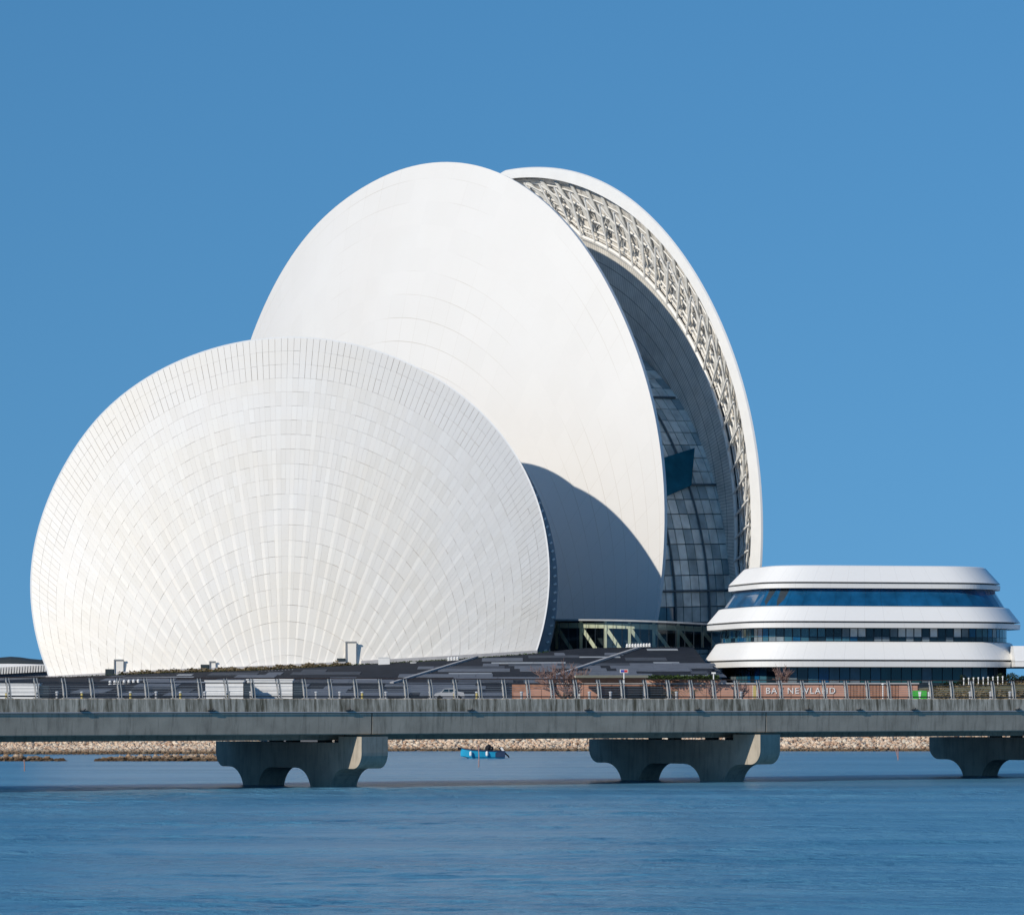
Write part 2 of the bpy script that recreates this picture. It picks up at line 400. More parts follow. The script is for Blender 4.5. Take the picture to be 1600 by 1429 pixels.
# px -> (py of the upper edge of the paving, its distance)
TOP = [(-600, 1070, 673), (-100, 1066, 673), (80, 1058, 673), (250, 1051, 668), (400, 1047, 665), (545, 1039, 665), (700, 1031, 668), (838, 1021, 674), (880, 1015, 680), (920, 1012, 684), (1000, 1011, 688), (1116, 1010.5, 688), (1122, 1084, 645), (1130, 1088, 640), (2600, 1088, 640)]
Y0 = 560.0
def top_at(x):
    px = 800 + x * F / 660
    py, Y = lerp_table(TOP, px)
    return Y, Zh(py, Y)
def S(x, z):
    Yt, Zt = top_at(x)
    t = (z - GZ) / (Zt - GZ)
    return Vector((x, Y0 + t * (Yt - Y0), z))
sv, sf = [], []
xs = [-150 + i * 3 for i in range(101)]
NZ = 8
for x in xs:
    Yt, Zt = top_at(x)
    for k in range(NZ + 1):
        z = GZ + (Zt - GZ) * k / NZ
        p = S(x, z); sv.append((p.x, p.y, p.z))
    sv.append((x, 900, Zt)); sv.append((x, 905, GZ - 1))
st = NZ + 3
for i in range(len(xs) - 1):
    for k in range(st - 1):
        a = i * st + k; sf.append((a, a + st, a + st + 1, a + 1))
plaza = mesh('plaza_slope', sv, sf, M['pave_dark'], kind='structure')

rows = []
z = GZ + .15
while z < 15.2:
    h = .42 + .16 * random.random(); rows.append((z, z + h)); z += h
cand = []
for (za, zb) in rows:
    x = -66 + random.random() * 5
    while x < 32.3:
        L = random.choice((2.5, 4, 5, 6.5, 8, 11))
        x1 = min(x + L, 32.3)
        ok = all(zb < top_at(q)[1] - .05 for q in (x, (x + x1) / 2, x1))
        k = random.random()
        if ok and k > .38 and x1 - x > 1:
            zc = zb if k < .92 else za + (zb - za) * .45
            cand.append((-(x1 - x) * (zc - za) * (1 if za > GZ + .9 else .1), x, x1, za, zc, k))
        x = x1 + random.choice((0.03, 0.05, 0.05, 1.5))
cand.sort(); rest = {}
for i, (_, x, x1, za, zc, k) in enumerate(cand):
    mt = 'pave_light' if k > .92 else ('pave_mid' if k > .55 else 'pave_soft')
    P = [S(x, za), S(x1, za), S(x1, zc), S(x, zc)]
    n_ = Vector((0, -.03, .05 + .03 * random.random()))
    q = [p + Vector((0, 0, -.03)) for p in P] + [p + n_ for p in P]
    if i < 298: MB().hexa(q).build('paving_strip', M[mt], plaza)
    else: rest.setdefault(mt, MB()).hexa(q)
for mt, mb in rest.items(): mb.build('paving_strips', M[mt], plaza, kind='stuff')

def along(pxa, pya, pxb, pyb):
    """a straight kerb laid up the slope between two image heights"""
    pts = []
    for i in range(9):
        t = i / 8; px = pxa + (pxb - pxa) * t; py = pya + (pyb - pya) * t
        # find distance where the slope has this image height
        lo, hi = Y0, 700
        for _ in range(40):
            mid = (lo + hi) / 2; x = X(px, mid); Yt, Zt = top_at(x)
            zz = GZ + (Zt - GZ) * (mid - Y0) / (Yt - Y0)
            if zz > Zh(py, mid): hi = mid
            else: lo = mid
        p = W(px, py, lo); pts.append(p)
    return pts
for lab, c in (('pale stone coping climbing the slate slope below the smaller shell', (612, 1068, 745, 1027)), ('long pale stone coping climbing the slate slope towards the glass lobby', (845, 1064, 1003, 1011))):
    pts = along(*c); mb = MB()
    for a, b in zip(pts, pts[1:]): mb.beam(a + Vector((0, 0, .1)), b + Vector((0, 0, .1)), .55, .36)
    mb.build('stone_coping', M['coping'], loc=tuple(pts[0]), label=lab, cat='coping')

# ------------------------------------------------------------------ shells
class Disc:
    """rim plane of a shell: centre, yaw and tilt of the outward normal; rim radius given per angle"""
    def __init__(s, C, yaw, tilt, Rdef):
        s.C = Vector(C); y, t = R_(yaw), R_(tilt)
        s.m = Vector((-math.sin(y) * math.cos(t), -math.cos(y) * math.cos(t), math.sin(t)))
        s.e1 = Vector((math.cos(y), -math.sin(y), 0)); s.e2 = s.m.cross(s.e1) * -1
        if s.e2.z < 0: s.e2 = -s.e2
        s.R = Rdef; s.tab = None
    def trace(s, pts, recess=0):
        O = Vector((0, 0, EYE)); C = s.C - s.m * recess; tab = []
        for px, py in pts:
            d = Vector(((px - 800) / F, 1, (HY - py) / F)); t = (C - O).dot(s.m) / d.dot(s.m)
            q = O + d * t - C; tab.append((math.atan2(q.dot(s.e1), q.dot(s.e2)), q.length))
        tab.sort(); return tab
    def rad(s, tab, a):
        a = (a + math.pi) % (2 * math.pi) - math.pi
        if a < tab[0][0]:
            k = min(1, (tab[0][0] - a) / .5); return tab[0][1] * (1 - k) + s.R * k
        if a > tab[-1][0]:
            k = min(1, (a - tab[-1][0]) / .5); return tab[-1][1] * (1 - k) + s.R * k
        # smooth kernel so that hand-read points do not show as kinks
        w = 0; v = 0
        for b, r in tab:
            g = math.exp(-((a - b) / .24) ** 2); w += g; v += g * r
        lin = v / w
        return lin
    def P(s, a, r, h=0):
        return s.C + s.e1 * (math.sin(a) * r) + s.e2 * (math.cos(a) * r) + s.m * h

LF = [(392, 530), (405, 500), (430, 440), (465, 385), (500, 345), (560, 300), (620, 268), (660, 257), (700, 253), (740, 257), (785, 270), (830, 300), (880, 345), (920, 395), (960, 470), (990, 540), (1015, 610), (1030, 680), (1038, 750), (1038, 810), (1034, 880), (1030, 930), (1025, 968)]
RO = [(785, 270), (810, 265), (850, 262), (885, 264), (920, 272), (960, 292), (1000, 320), (1035, 357), (1070, 400), (1100, 450), (1130, 510), (1152, 570), (1170, 630), (1182, 690), (1188, 740), (1192, 800), (1192, 840), (1190, 885)]
RB = [(805, 280), (850, 278), (900, 288), (960, 318), (1020, 362), (1050, 396), (1080, 440), (1110, 497), (1130, 545), (1147, 595), (1160, 650), (1168, 700), (1172, 750), (1175, 800), (1175, 850), (1172, 885)]
RI = [(912, 372), (960, 395), (1000, 425), (1040, 470), (1075, 525), (1105, 590), (1130, 660), (1143, 740), (1150, 820), (1150, 880)]
SF = [(75, 1052), (60, 1000), (50, 940), (48, 890), (60, 830), (78, 780), (100, 730), (160, 645), (230, 590), (300, 557), (392, 532), (470, 528), (560, 540), (650, 575), (720, 618), (768, 660), (805, 710), (840, 785), (853, 840), (857, 885), (854, 940), (838, 1015)]

# ---- the larger shell hall
DL = Disc((-15.6, 770, 38.7), 50.66, -1.65, 66.1)
tL = DL.trace(LF)
hall = thing('large_shell_hall', 'larger white opera hall of two upright scallop shells with a lattice crescent between', 'opera hall', (0, 760, 12))
def cap(D, tab, depth, na=160, nq=36, off=0.0, k=1.0, uvs=(150, 34), a0=-math.pi, a1=math.pi, zmin=3.0, flip=False, ex=1.0):
    v, f, uv = [], [], []
    for j in range(nq + 1):
        q = math.sin(math.pi / 2 * j / nq) if ex != 1 else j / nq
        for i in range(na + 1):
            a = a0 + (a1 - a0) * i / na
            Rr = (D.rad(tab, a) if tab else D.R) * k
            v.append(D.P(a, Rr * q, depth * max(0, 1 - q * q) ** ex + off)); uv.append((uvs[0] * i / na, uvs[1] * q))
    for j in range(nq):
        for i in range(na):
            b = j * (na + 1) + i
            q = (b, b + 1, b + na + 2, b + na + 1)
            if max(v[t].z for t in q) > zmin: f.append(q[::-1] if flip else q)
    return v, f, uv
# growth lines of the large shell run about a hinge at its foot, so its UV is laid out from there
def hinge_uv(D, v, hb, R, cols, rws):
    out = []
    for p in v:
        q = p - D.C; A, B = q.dot(D.e1), q.dot(D.e2) - hb
        ang = math.atan2(A, B); rr = math.hypot(A, B)
        # distance from hinge to rim circle in this direction
        s_, c_ = math.sin(ang), math.cos(ang); bb = hb * c_; cc = hb * hb - R * R
        L = -bb + math.sqrt(max(bb * bb - cc, .01))
        out.append((ang / math.pi * cols, rr / L * rws))
    return out
v, f, uv = cap(DL, tL, 12.0, 200, 44)
uv = hinge_uv(DL, v, -.93 * DL.R, DL.R * 1.02, 75, 30)
mesh('front_shell', v, f, M['shell'], hall, uv, True)
v2, f2, _ = cap(DL, tL, 12.0, 160, 20, off=-.8, k=.997, flip=True)
fs = mesh('front_shell_lining', v2, f2, M['louvre'], hall, _, True)
mb = MB(); vv = []; ff = []
for i in range(201):
    a = -math.pi + 2 * math.pi * i / 200; r = DL.rad(tL, a)
    vv += [DL.P(a, r, .02), DL.P(a, r * .997, -.8)]
ff = [(2 * i, 2 * i + 1, 2 * i + 3, 2 * i + 2) for i in range(200) if vv[2 * i].z > 3]
mesh('shell_edge', vv, ff, M['white'], hall, smooth=True)

DR = Disc((.5, 782, 37.5), 50.66, -1.65, 66.5)
tRO, tRB = DR.trace(RO), DR.trace(RB)
REC = 3.5
tRI = DR.trace(RI, REC)
A0, A1, NA = -1.0, 2.25, 150
AN = [A0 + (A1 - A0) * i / NA for i in range(NA + 1)]
# outer skin, bulging away to the right
v, f, uv = cap(DR, tRO, -17.0, 160, 30, flip=True, ex=.62, k=.968)
mesh('rear_shell', v, f, M['shell'], hall, uv, True)
vv = []
for a in AN:
    r0, r1 = DR.rad(tRO, a), DR.rad(tRB, a)
    vv += [DR.P(a, r0 * .965, -1.5), DR.P(a, r0, 0), DR.P(a, r0 - .15, .35), DR.P(a, r1, .35), DR.P(a, r1, -1.0)]
ff = []
for i in range(NA):
    for k in range(4): ff.append((5 * i + k, 5 * i + k + 1, 5 * i + k + 6, 5 * i + k + 5))
mesh('rim_fascia', vv, ff, M['white'], hall, smooth=False)
# lining behind the lattice
vv = []; uvv = []
for a in AN:
    ro, ri = DR.rad(tRB, a), DR.rad(tRI, a)
    for k in range(4):
        t = k / 3; vv.append(DR.P(a, ro + .3 + (ri - ro) * t, -.9 - 3.2 * min(1, t * 1.4)))
ff = [(4 * i + k, 4 * i + k + 1, 4 * i + k + 5, 4 * i + k + 4) for i in range(NA) for k in range(3)]
mesh('lattice_lining', vv, ff, M['truss_back'], hall)
# lattice members
def LP(a, t, h):       # t = 0 at fascia, 1 at the inner ring
    ro, ri = DR.rad(tRB, a), DR.rad(tRI, a)
    return DR.P(a, ro + (ri - ro) * t, h)
ring = MB(); ring.tube([LP(a, 1.0, -REC) for a in AN], .38, 6); ring.build('inner_ring', M['steel_white'], hall)
for t, h, r in ((.2, -1.6, .12), (.42, -2.2, .17), (.62, -2.9, .17), (.80, -3.5, .18), (.9, -3.8, .13)):
    mb = MB(); mb.tube([LP(a, t, h) for a in AN], r, 5); mb.build('ring_tube', M['steel_white'], hall)
da = 4.55 / 66
a = -.62; k = 0
while a < 2.1:
    mb = MB(); mb.tube([LP(a, .2, -.4), LP(a + .04, 1.0, -REC + .3)], .19, 6); mb.build('strut', M['steel_white'], hall)
    p0, p1 = LP(a - .01, .0, -.8), LP(a + .10, .8, -3.0)
    mb = MB(); mb.beam(p0, p1, .6, .25, up=DR.m); mb.build('rib_plate', M['steel_grey'], hall)
    mb = MB(); mb.beam(LP(a, .22, -.7), LP(a + da, .45, -1.8), .2, .2, up=DR.m); mb.build('brace', M['steel_white'], hall)
    mb = MB()
    for q_ in range(14):
        t = .06 + .86 * random.random(); aa = a + da * random.random(); d2 = (random.random() - .5) * .05
        hh = -1.7 - 2.0 * t - .8 * random.random(); tt = min(1, t + .05 + .22 * random.random()) if q_ % 3 else t + .02
        mb.beam(LP(aa, t, hh), LP(aa + (d2 if q_ % 3 else .04), tt, hh - .3), .07 + .1 * random.random(), .1, up=DR.m)
    mb.build('lattice_bars', M['steel_white' if k % 2 else 'teeth'], hall, kind='stuff')
    a += da; k += 1
# comb of short louvre ends along the inner ring
mb = MB(); a = -.4
while a < 2.1:
    mb.beam(LP(a, 1.03, -REC), LP(a, 1.03, -REC - 2.2) - (LP(a, 1.03, 0) - DR.C).normalized() * .5, .22, .5, up=(LP(a, 1, 0) - DR.C)); a += .0065
mb.build('louvre_ends', M['teeth'], hall, kind='stuff')
# concave inner skin
v, f, uv = [], [], []
NQ = 20
for j in range(NQ + 1):
    q = j / NQ
    for i in range(NA + 1):
        a = A0 + (A1 - A0) * i / NA; r = DR.rad(tRI, a) * .993
        v.append(DR.P(a, r * (1 - q * .75), -REC - 9.0 * (1 - (1 - q * .75) ** 2) - .15)); uv.append((i / NA * 300, q * 14))
for j in range(NQ):
    for i in range(NA):
        b = j * (NA + 1) + i; f.append((b, b + 1, b + NA + 2, b + NA + 1))
mesh('inner_skin', v, f, M['louvre'], hall, uv, True)
# glass wall between the two shells
GC_DOWN = 18.0; GR = 56.0
def HP(a, w, dr=0.0):   # w metres from front rim plane towards the rear shell
    base = DL.C + DL.e2 * -GC_DOWN
    return base + (DL.e1 * math.sin(a) + DL.e2 * math.cos(a)) * (GR + dr) - DL.m * w
va, fa = [], []
GA0, GA1, GN = .3, 2.0, 34
for i in range(GN + 1):
    a = GA0 + (GA1 - GA0) * i / GN
    va += [HP(a, -1.0, -.35), HP(a, 27, -.35)]
fa = [(2 * i, 2 * i + 1, 2 * i + 3, 2 * i + 2) for i in range(GN)]
wall = mesh('glass_wall_frame', va, fa, M['frame_grey'], hall)
NW = 13
hid = MB()
for i in range(GN):
    for j in range(NW):
        g = .08 / GR; a_, b_ = GA0 + (GA1 - GA0) * i / GN + g * 1.2, GA0 + (GA1 - GA0) * (i + 1) / GN - g * 1.2
        w0, w1 = 1 + 2.0 * j + .09, 1 + 2.0 * (j + 1) - .09
        if HP(b_, w0).z < 8: continue
        P = [HP(a_, w0), HP(b_, w0), HP(b_, w1), HP(a_, w1)]
        B = [HP(a_, w0, -.2), HP(b_, w0, -.2), HP(b_, w1, -.2), HP(a_, w1, -.2)]
        mb = MB(); mb.hexa(P + B)
        zz = P[0].z
        if 800 + P[2].x * F / P[2].y < 1022:      # behind the front shell in the photograph
            hid.hexa(P + B); continue
        mm = random.choice(['hall_glass', 'hall_glass', 'hall_glass', 'hall_glass_dim'] if zz > 24 else ['hall_glass_dim', 'hall_glass_dim', 'hall_glass_dim', 'glass_teal'])  # upper panes paler: reflected and transmitted brightness put into the glass colour
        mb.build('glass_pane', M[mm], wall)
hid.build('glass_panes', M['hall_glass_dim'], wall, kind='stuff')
for wj in (11.0, 19.0):
    mb = MB(); mb.tube([HP(GA0 + (GA1 - GA0) * i / 40, wj, .25) for i in range(41)], .2, 5); mb.build('arch_tube', M['frame_grey'], hall)
for i in range(3, GN, 7):
    a = GA0 + (GA1 - GA0) * i / GN
    mb = MB(); mb.tube([HP(a, 0, .25), HP(a, 26, .25)], .22, 5); mb.build('cross_tube', M['frame_grey'], hall)
sc = MB()
def on_hoop(px, py):
    """point where a sight line meets the glass wall"""
    O = Vector((0, 0, EYE)); d = Vector(((px - 800) / F, 1, (HY - py) / F)); base = DL.C + DL.e2 * -GC_DOWN
    lo = None
    for k in range(4000):
        p = O + d * (690 + k * .05); q = p - base
        if math.hypot(q.dot(DL.e1), q.dot(DL.e2)) < GR + .9: return p
    return O + d * 745
q = [on_hoop(1015, 786), on_hoop(1080, 758), on_hoop(1085, 700), on_hoop(1015, 722)]
nn = (q[1] - q[0]).cross(q[3] - q[0]).normalized()
if nn.y > 0: nn = -nn
sc.hexa([p - nn * .3 for p in q] + [p + nn * .1 for p in q]); sc.build('screen_board', M['screen'], hall)

# ---- the smaller shell hall
DS = Disc((-36.80, 690, 26.43), -.09, 18.6, 42.92)
tS = DS.trace(SF)
hall2 = thing('small_shell_hall', 'smaller white opera hall, a broad scallop shell of ribbed panels in front', 'opera hall', (-35.8, 662, 11))
HB = -.92 * DS.R; DEP = 7.0
NR, NC, AMAX = 27, 216, R_(158)
def radS(th): return DS.rad(tS, th)
RIM = [(AMAX * (2 * i / NC - 1)) for i in range(NC + 1)]
RIMR = [radS(a) for a in RIM]
NTAB = 720; RT = [radS(-math.pi + 2 * math.pi * i / NTAB) for i in range(NTAB + 1)]
prof = (0, 1, .66, .33)
def SP(c, vv, h=0.0):
    """c column (0..NC, float), vv ring fraction (0 hinge .. 1 rim)"""
    i = min(int(c), NC - 1); t = c - i
    a = RIM[i] + (RIM[i + 1] - RIM[i]) * t; r = RIMR[i] + (RIMR[i + 1] - RIMR[i]) * t
    A = vv * math.sin(a) * r; B = HB + vv * (math.cos(a) * r - HB)
    th = math.atan2(A, B); rr = math.hypot(A, B)
    Rt = RT[int(round((th + math.pi) / (2 * math.pi) * NTAB))]
    ph = (c / 4) % 1 * 4; k = int(ph) % 4; fr = ph - int(ph)
    rib = prof[k] + (prof[(k + 1) % 4] - prof[k]) * fr
    fade = max(0, min(1, (.92 - vv) / .4)) * max(0.15, min(1, vv / .35))
    hh = DEP * (1 - min(1, rr / Rt) ** 2) + h + .05 * rib * fade
    return DS.C + DS.e1 * A + DS.e2 * B + DS.m * hh
v, f, uv = [], [], []
for j in range(NR * 2 + 1):
    for c in range(0, NC + 1, 2):
        v.append(SP(c, .08 + .915 * j / (NR * 2), -.09)); uv.append((c, j / 2))
n1 = NC // 2 + 1
for j in range(NR * 2):
    for c in range(n1 - 1):
        b = j * n1 + c; q = (b, b + n1, b + n1 + 1, b + 1)
        if max(v[t].z for t in q) > 7: f.append(q)
shell_s = mesh('front_shell', v, f, M['joint'], hall2, uv, True)
allp = MB(); single = []
rng = random.Random(3)
for j in range(NR):
    v0, v1 = .08 + .92 * j / NR, .08 + .92 * (j + 1) / NR
    if v1 < .2: continue
    stp = 1 if v0 > .6 else (2 if v0 > .36 else 4)
    top = j >= NR - 3
    for c in range(0, NC, stp):
        mid = SP(c + stp / 2, v0)
        if max(SP(c, v1).z, SP(c + stp, v1).z) < 8.0: continue
        side = abs(c - NC / 2) / (NC / 2)
        gw = (.024 if top and side < .62 else .006) * (.4 + rng.random())         # joint half width, metres
        gh = (.026 if rng.random() > .4 else .005) * (.4 + .9 * rng.random())
        wid = (SP(c + stp, v1) - SP(c, v1)).length; hei = (SP(c + .5, v1) - SP(c + .5, v0)).length
        dc = min(.3, gw / wid) * stp; dv = min(.3, gh / hei) * (v1 - v0)
        ns = stp
        cs = [c + dc] + [c + k for k in range(1, ns)] + [c + stp - dc]
        lo_t, up_t = [SP(q, v0 + dv) for q in cs], [SP(q, v1 - dv) for q in cs]
        lo_b, up_b = [SP(q, v0 + dv, -.07) for q in cs], [SP(q, v1 - dv, -.07) for q in cs]
        n = len(cs); vs = lo_t + up_t + lo_b + up_b; fs_ = []
        for k in range(n - 1):
            fs_.append((k, n + k, n + k + 1, k + 1)[::-1])
            fs_.append((k, k + 1, 2 * n + k + 1, 2 * n + k)[::-1])
            fs_.append((n + k, 3 * n + k, 3 * n + k + 1, n + k + 1)[::-1])
        fs_.append((0, 2 * n, 3 * n, n)[::-1]); fs_.append((n - 1, 2 * n - 1, 4 * n - 1, 3 * n - 1)[::-1])
        if top and len(single) < 299 and side < .47: single.append((vs, fs_))
        else: allp.add(vs, fs_)
for vs, fs_ in single: mesh('shell_panel', vs, fs_, M['panel'], shell_s)
allp.build('shell_panels', M['panel'], shell_s, kind='stuff')
# edge return of the front shell
vv = []
for i in range(NC + 1):
    p = SP(i, 1.0); inw = (p - DS.C).normalized()
    vv += [p - inw * .1 + DS.m * .03, p + inw * .16 + DS.m * .03, p + inw * .12 - DS.m * .9, p - inw * 1.2 - DS.m * 1.6]
ff = []
for i in range(NC):
    if vv[4 * i].z > 7:
        ff += [(4 * i + k, 4 * i + 4 + k, 4 * i + 5 + k, 4 * i + 1 + k) for k in range(3)]
mesh('shell_edge', vv, ff, M['white'], hall2)
# rear shell of the pair
DB = Disc((-35.3, 700, 25.0), -.09, 18.6, 43.1)
v, f, uv = cap(DB, None, -10.0, 120, 20, flip=True)
mesh('rear_shell', v, f, M['shell'], hall2, uv, True)
vv = []
for i in range(121):
    a = -math.pi + 2 * math.pi * i / 120
    vv += [DB.P(a, 43.1, 0), DB.P(a, 43.0, .3), DB.P(a, 40.6, .3), DB.P(a, 40.4, -2)]
ff = []
for i in range(120):
    if vv[4 * i].z > 5:
        for k in range(3): ff.append((4 * i + k, 4 * i + k + 1, 4 * i + k + 5, 4 * i + k + 4))
mesh('rear_fascia', vv, ff, simple('rear_fascia_shade', (.34, .36, .38), .5, .1, .5), hall2)  # white fascia greyed: the shade on this band is put into its colour
a = -1.9
while a < 1.95:
    mb = MB(); mb.beam(DB.P(a, 42.75, .42), DB.P(a + .006, 42.35, .45), .3, .25, up=DB.m); mb.build('edge_bracket', M['steel_white'], hall2); a += .035
# glass between the two shells: a hoop of panes in a dark frame
def QP(a, t, dr=0):
    p = DS.C + DS.e1 * (math.sin(a) * (DS.R - 3.0 + dr)) + DS.e2 * (math.cos(a) * (DS.R - 3.0 + dr)) - DS.m * 1.0
    q = DB.P(a, 39.4 + dr, 0)
    return p + (q - p) * t
for i in range(44):
    a0_, a1_ = -2.0 + 4.0 * i / 44, -2.0 + 4.0 * (i + 1) / 44
    for t0, t1 in ((0, .5), (.5, 1)):
        P = [QP(a0_ + .004, t0 + .01), QP(a1_ - .004, t0 + .01), QP(a1_ - .004, t1 - .01), QP(a0_ + .004, t1 - .01)]
        if max(p.z for p in P) < 8: continue
        mesh('glass_pane', P, [(0, 1, 2, 3)], M['glass_teal'], hall2)
    mb = MB(); mb.beam(QP(a0_, 0), QP(a0_, 1), .5, .5); mb.build('glass_frame', M['steel_white'], hall2)

# entrance boxes and plinth at the foot of the small shell
def foot(px):
    """front surface of the small shell near the ground under image column px: (x, y, ground z)"""
    py, _ = lerp_table([(a, b) for a, b in ((-100, 1064), (80, 1056), (250, 1047), (400, 1041), (545, 1034), (700, 1025), (838, 1016), (900, 1013))], px) + (0,)
    x = X(px, 678); z = Zh(py, 678)
    A = x - DS.C.x; B = (z - DS.C.z) / DS.e2.z
    r2 = min(1, (A * A + B * B) / DS.R ** 2)
    y = DS.C.y + B * DS.e2.y - DEP * (1 - r2) * .95
    return Vector((x, y, z))
gaps = [(172, 180), (318, 328), (537, 562)]
pxs = list(range(66, 845, 6))
pl = MB()
def flush():
    global pl
    if pl.v: pl.build('foot_plinth', M['plinth'], hall2)
    pl = MB()
for a, b in zip(pxs, pxs[1:]):
    if any(g[0] <= a < g[1] for g in gaps):
        flush(); continue
    p, q = foot(a) + Vector((0, -1.3, 0)), foot(b) + Vector((0, -1.3, 0))
    d = Vector((0, .9, 0)); up = Vector((0, 0, .12)); dn = Vector((0, 0, -1.3))
    rows_ = [(p + dn, p + up, p + d + up, p + d + dn), (q + dn, q + up, q + d + up, q + d + dn)]
    if not pl.v: pl.add(rows_[0], [(0, 1, 2, 3)])
    k = len(pl.v) - 4; pl.v += [tuple(x) for x in rows_[1]]
    pl.f += [(k + i, k + 4 + i, k + 4 + (i + 1) % 4, k + (i + 1) % 4) for i in range(4)]
flush()
def portal(px0, px1, ptop, name='entrance_box'):
    p, q = foot(px0), foot(px1); zt = Zh(ptop, 676)
    e = MB(); y0, y1 = min(p.y, q.y) - .8, max(p.y, q.y) + 5; zb_ = p.z - 1.2; ln = (zt - p.z) * .1
    e.hexa([(p.x, y0, zb_), (q.x, y0, zb_), (q.x, y1, zb_), (p.x, y1, zb_), (p.x, y0 + ln, zt), (q.x, y0 + ln, zt), (q.x, y1, zt), (p.x, y1, zt)]); o = e.build(name, M['panel'], hall2)
    g = MB(); g.beam((p.x - .1, y0 - .02, p.z - .2), (p.x - .1, y0 + ln - .02, zt + .15), .18, .3, up=(0, 1, 0)); g.beam((p.x - .15, y0 + ln - .02, zt + .1), (q.x + .1, y0 + ln - .02, zt + .1), .3, .2)
    g.build('entrance_trim', M['groove'], o)
    h = MB(); h.box((p.x - .9, y0 + .6, p.z - .1), (1.3, 1.8, 1.5)); h.build('doorway', M['interior'], o)
    return o
portal(177, 190, 1031); portal(328, 336, 1034); portal(541, 556, 1003)

# ---- glass lobby at the foot of the large shell
lob = thing('glass_lobby', 'low glazed lobby with cream slanting struts under a thin roof', 'lobby', (20, 695, 14))
def lob_pt(px):
    t = (px - 860) / (1140 - 860); Y = 699 - 10 * math.sin(t * math.pi * .9)
    return X(px, Y), Y
lp = [860 + 280 * i / 20 for i in range(21)]
zb = lambda px: Zh(1013 - 2 * (px - 860) / 280, 695)
zt = lambda px: Zh(969 + 9 * max(0, (px - 860) / 280) ** 1.5, 695)
rf = MB()
for a, b in zip(lp, lp[1:]):
    (xa, ya), (xb, yb) = lob_pt(a), lob_pt(b)
    q = [(xa, ya - .7, zt(a)), (xb, yb - .7, zt(b)), (xb, yb + 14, zt(b)), (xa, ya + 14, zt(a))]
    rf.hexa(q + [(x, y, z + .28) for x, y, z in q])
rf.build('roof_slab', simple('roof_zinc', (.32, .34, .36), .6, .1, 1), lob)
bk = MB()
for a, b in zip(lp, lp[1:]):
    (xa, ya), (xb, yb) = lob_pt(a), lob_pt(b)
    bk.add([(xa, ya + 5, zb(a) - .3), (xb, yb + 5, zb(b) - .3), (xb, yb + 5, zt(b)), (xa, ya + 5, zt(a))], [(0, 1, 2, 3)])
bk.build('back_wall', M['interior'], lob)
for k, (a, b) in enumerate(zip(lp, lp[1:])):
    (xa, ya), (xb, yb) = lob_pt(a), lob_pt(b)
    d = (Vector((xb, yb, 0)) - Vector((xa, ya, 0))).normalized() * .05
    mesh('glass_pane', [(xa + d.x, ya + d.y, zb(a) - .2), (xb - d.x, yb - d.y, zb(b) - .2), (xb - d.x, yb - d.y, zt(b)), (xa + d.x, ya + d.y, zt(a))], [(0, 1, 2, 3)], M['lobby_clear'], lob)
    mb = MB(); mb.box((xa, ya, (zb(a) + zt(a)) / 2 - .1), (.07, .14, zt(a) - zb(a))); mb.build('mullion', M['mullion'], lob)
for px in range(868, 1135, 38):
    x, y = lob_pt(px + 2); y += 1.1
    mb = MB(); mb.box((x, y, (zb(px) + zt(px)) / 2), (.5, .4, zt(px) - zb(px))); mb.build('column', M['cream'], lob)
    x2, y2 = lob_pt(px + 25)
    mb = MB(); mb.beam((x, y - .05, zt(px) - 1.0), (x2, y2 + 1.1, zb(px) - .1), .6, .4, up=(0, 1, 0)); mb.build('slanting_strut', M['cream'], lob)
mb = MB()
for a, b in zip(lp, lp[1:]):
    (xa, ya), (xb, yb) = lob_pt(a), lob_pt(b)
    mb.beam((xa, ya + 1.0, zt(a) - .75), (xb, yb + 1.0, zt(b) - .75), .3, .85)
mb.build('eaves_beam', M['cream'], lob)

# ---- round terraced building at the right
rb = thing('terraced_building', 'white banded building of three setback storeys with blue glazing', 'building', (38, 655, 8.5))
NB = 180
PLANS = {}
def plan(o, n=NB):
    """closed rounded plan grown outwards by o metres, evenly spaced points"""
    if (o, n) in PLANS: return PLANS[(o, n)]
    raw = []
    ax, ay = 22.75 + o, 17.0 + o
    c = Vector((X(1352, 665) + .85, 668, 0)); rot = R_(12)
    K = 1600
    for i in range(K + 1):
        t = 2 * math.pi * i / K
        e = .36 if math.cos(t) < 0 else .36 + .5 * math.cos(t)
        x = math.copysign(abs(math.cos(t)) ** e, math.cos(t)) * ax; y = math.copysign(abs(math.sin(t)) ** e, math.sin(t)) * ay
        raw.append(c + Vector((x * math.cos(rot) - y * math.sin(rot), x * math.sin(rot) + y * math.cos(rot), 0)))
    cum = [0.0]
    for p, q in zip(raw, raw[1:]): cum.append(cum[-1] + (q - p).length)
    out = []; k = 0
    for i in range(n):
        d = cum[-1] * i / n
        while cum[k + 1] < d: k += 1
        t = (d - cum[k]) / max(1e-9, cum[k + 1] - cum[k]); out.append(raw[k] + (raw[k + 1] - raw[k]) * t)
    PLANS[(o, n)] = out
    return out
YB = 650.0
def zB(py): return Zh(py, YB)
def loft(name, secs, mat, cap=True, parent=rb, smooth=False):
    v, f = [], []; per = plan(0); cum = [0.0]
    for i in range(NB): cum.append(cum[-1] + (per[(i + 1) % NB] - per[i]).length)
    uv = [(cum[i] / cum[-1] * 46, j * .5 + .25) for j in range(len(secs)) for i in range(NB)]
    for o, z in secs:
        v += [(p.x, p.y, z) for p in plan(o)]
    for j in range(len(secs) - 1):
        for i in range(NB):
            a, b = j * NB + i, j * NB + (i + 1) % NB; f.append((a, b, b + NB, a + NB))
    if cap:
        f.append(tuple(range(NB))[::-1]); f.append(tuple((len(secs) - 1) * NB + i for i in range(NB)))
    return mesh(name, v, f, mat, parent, uv)
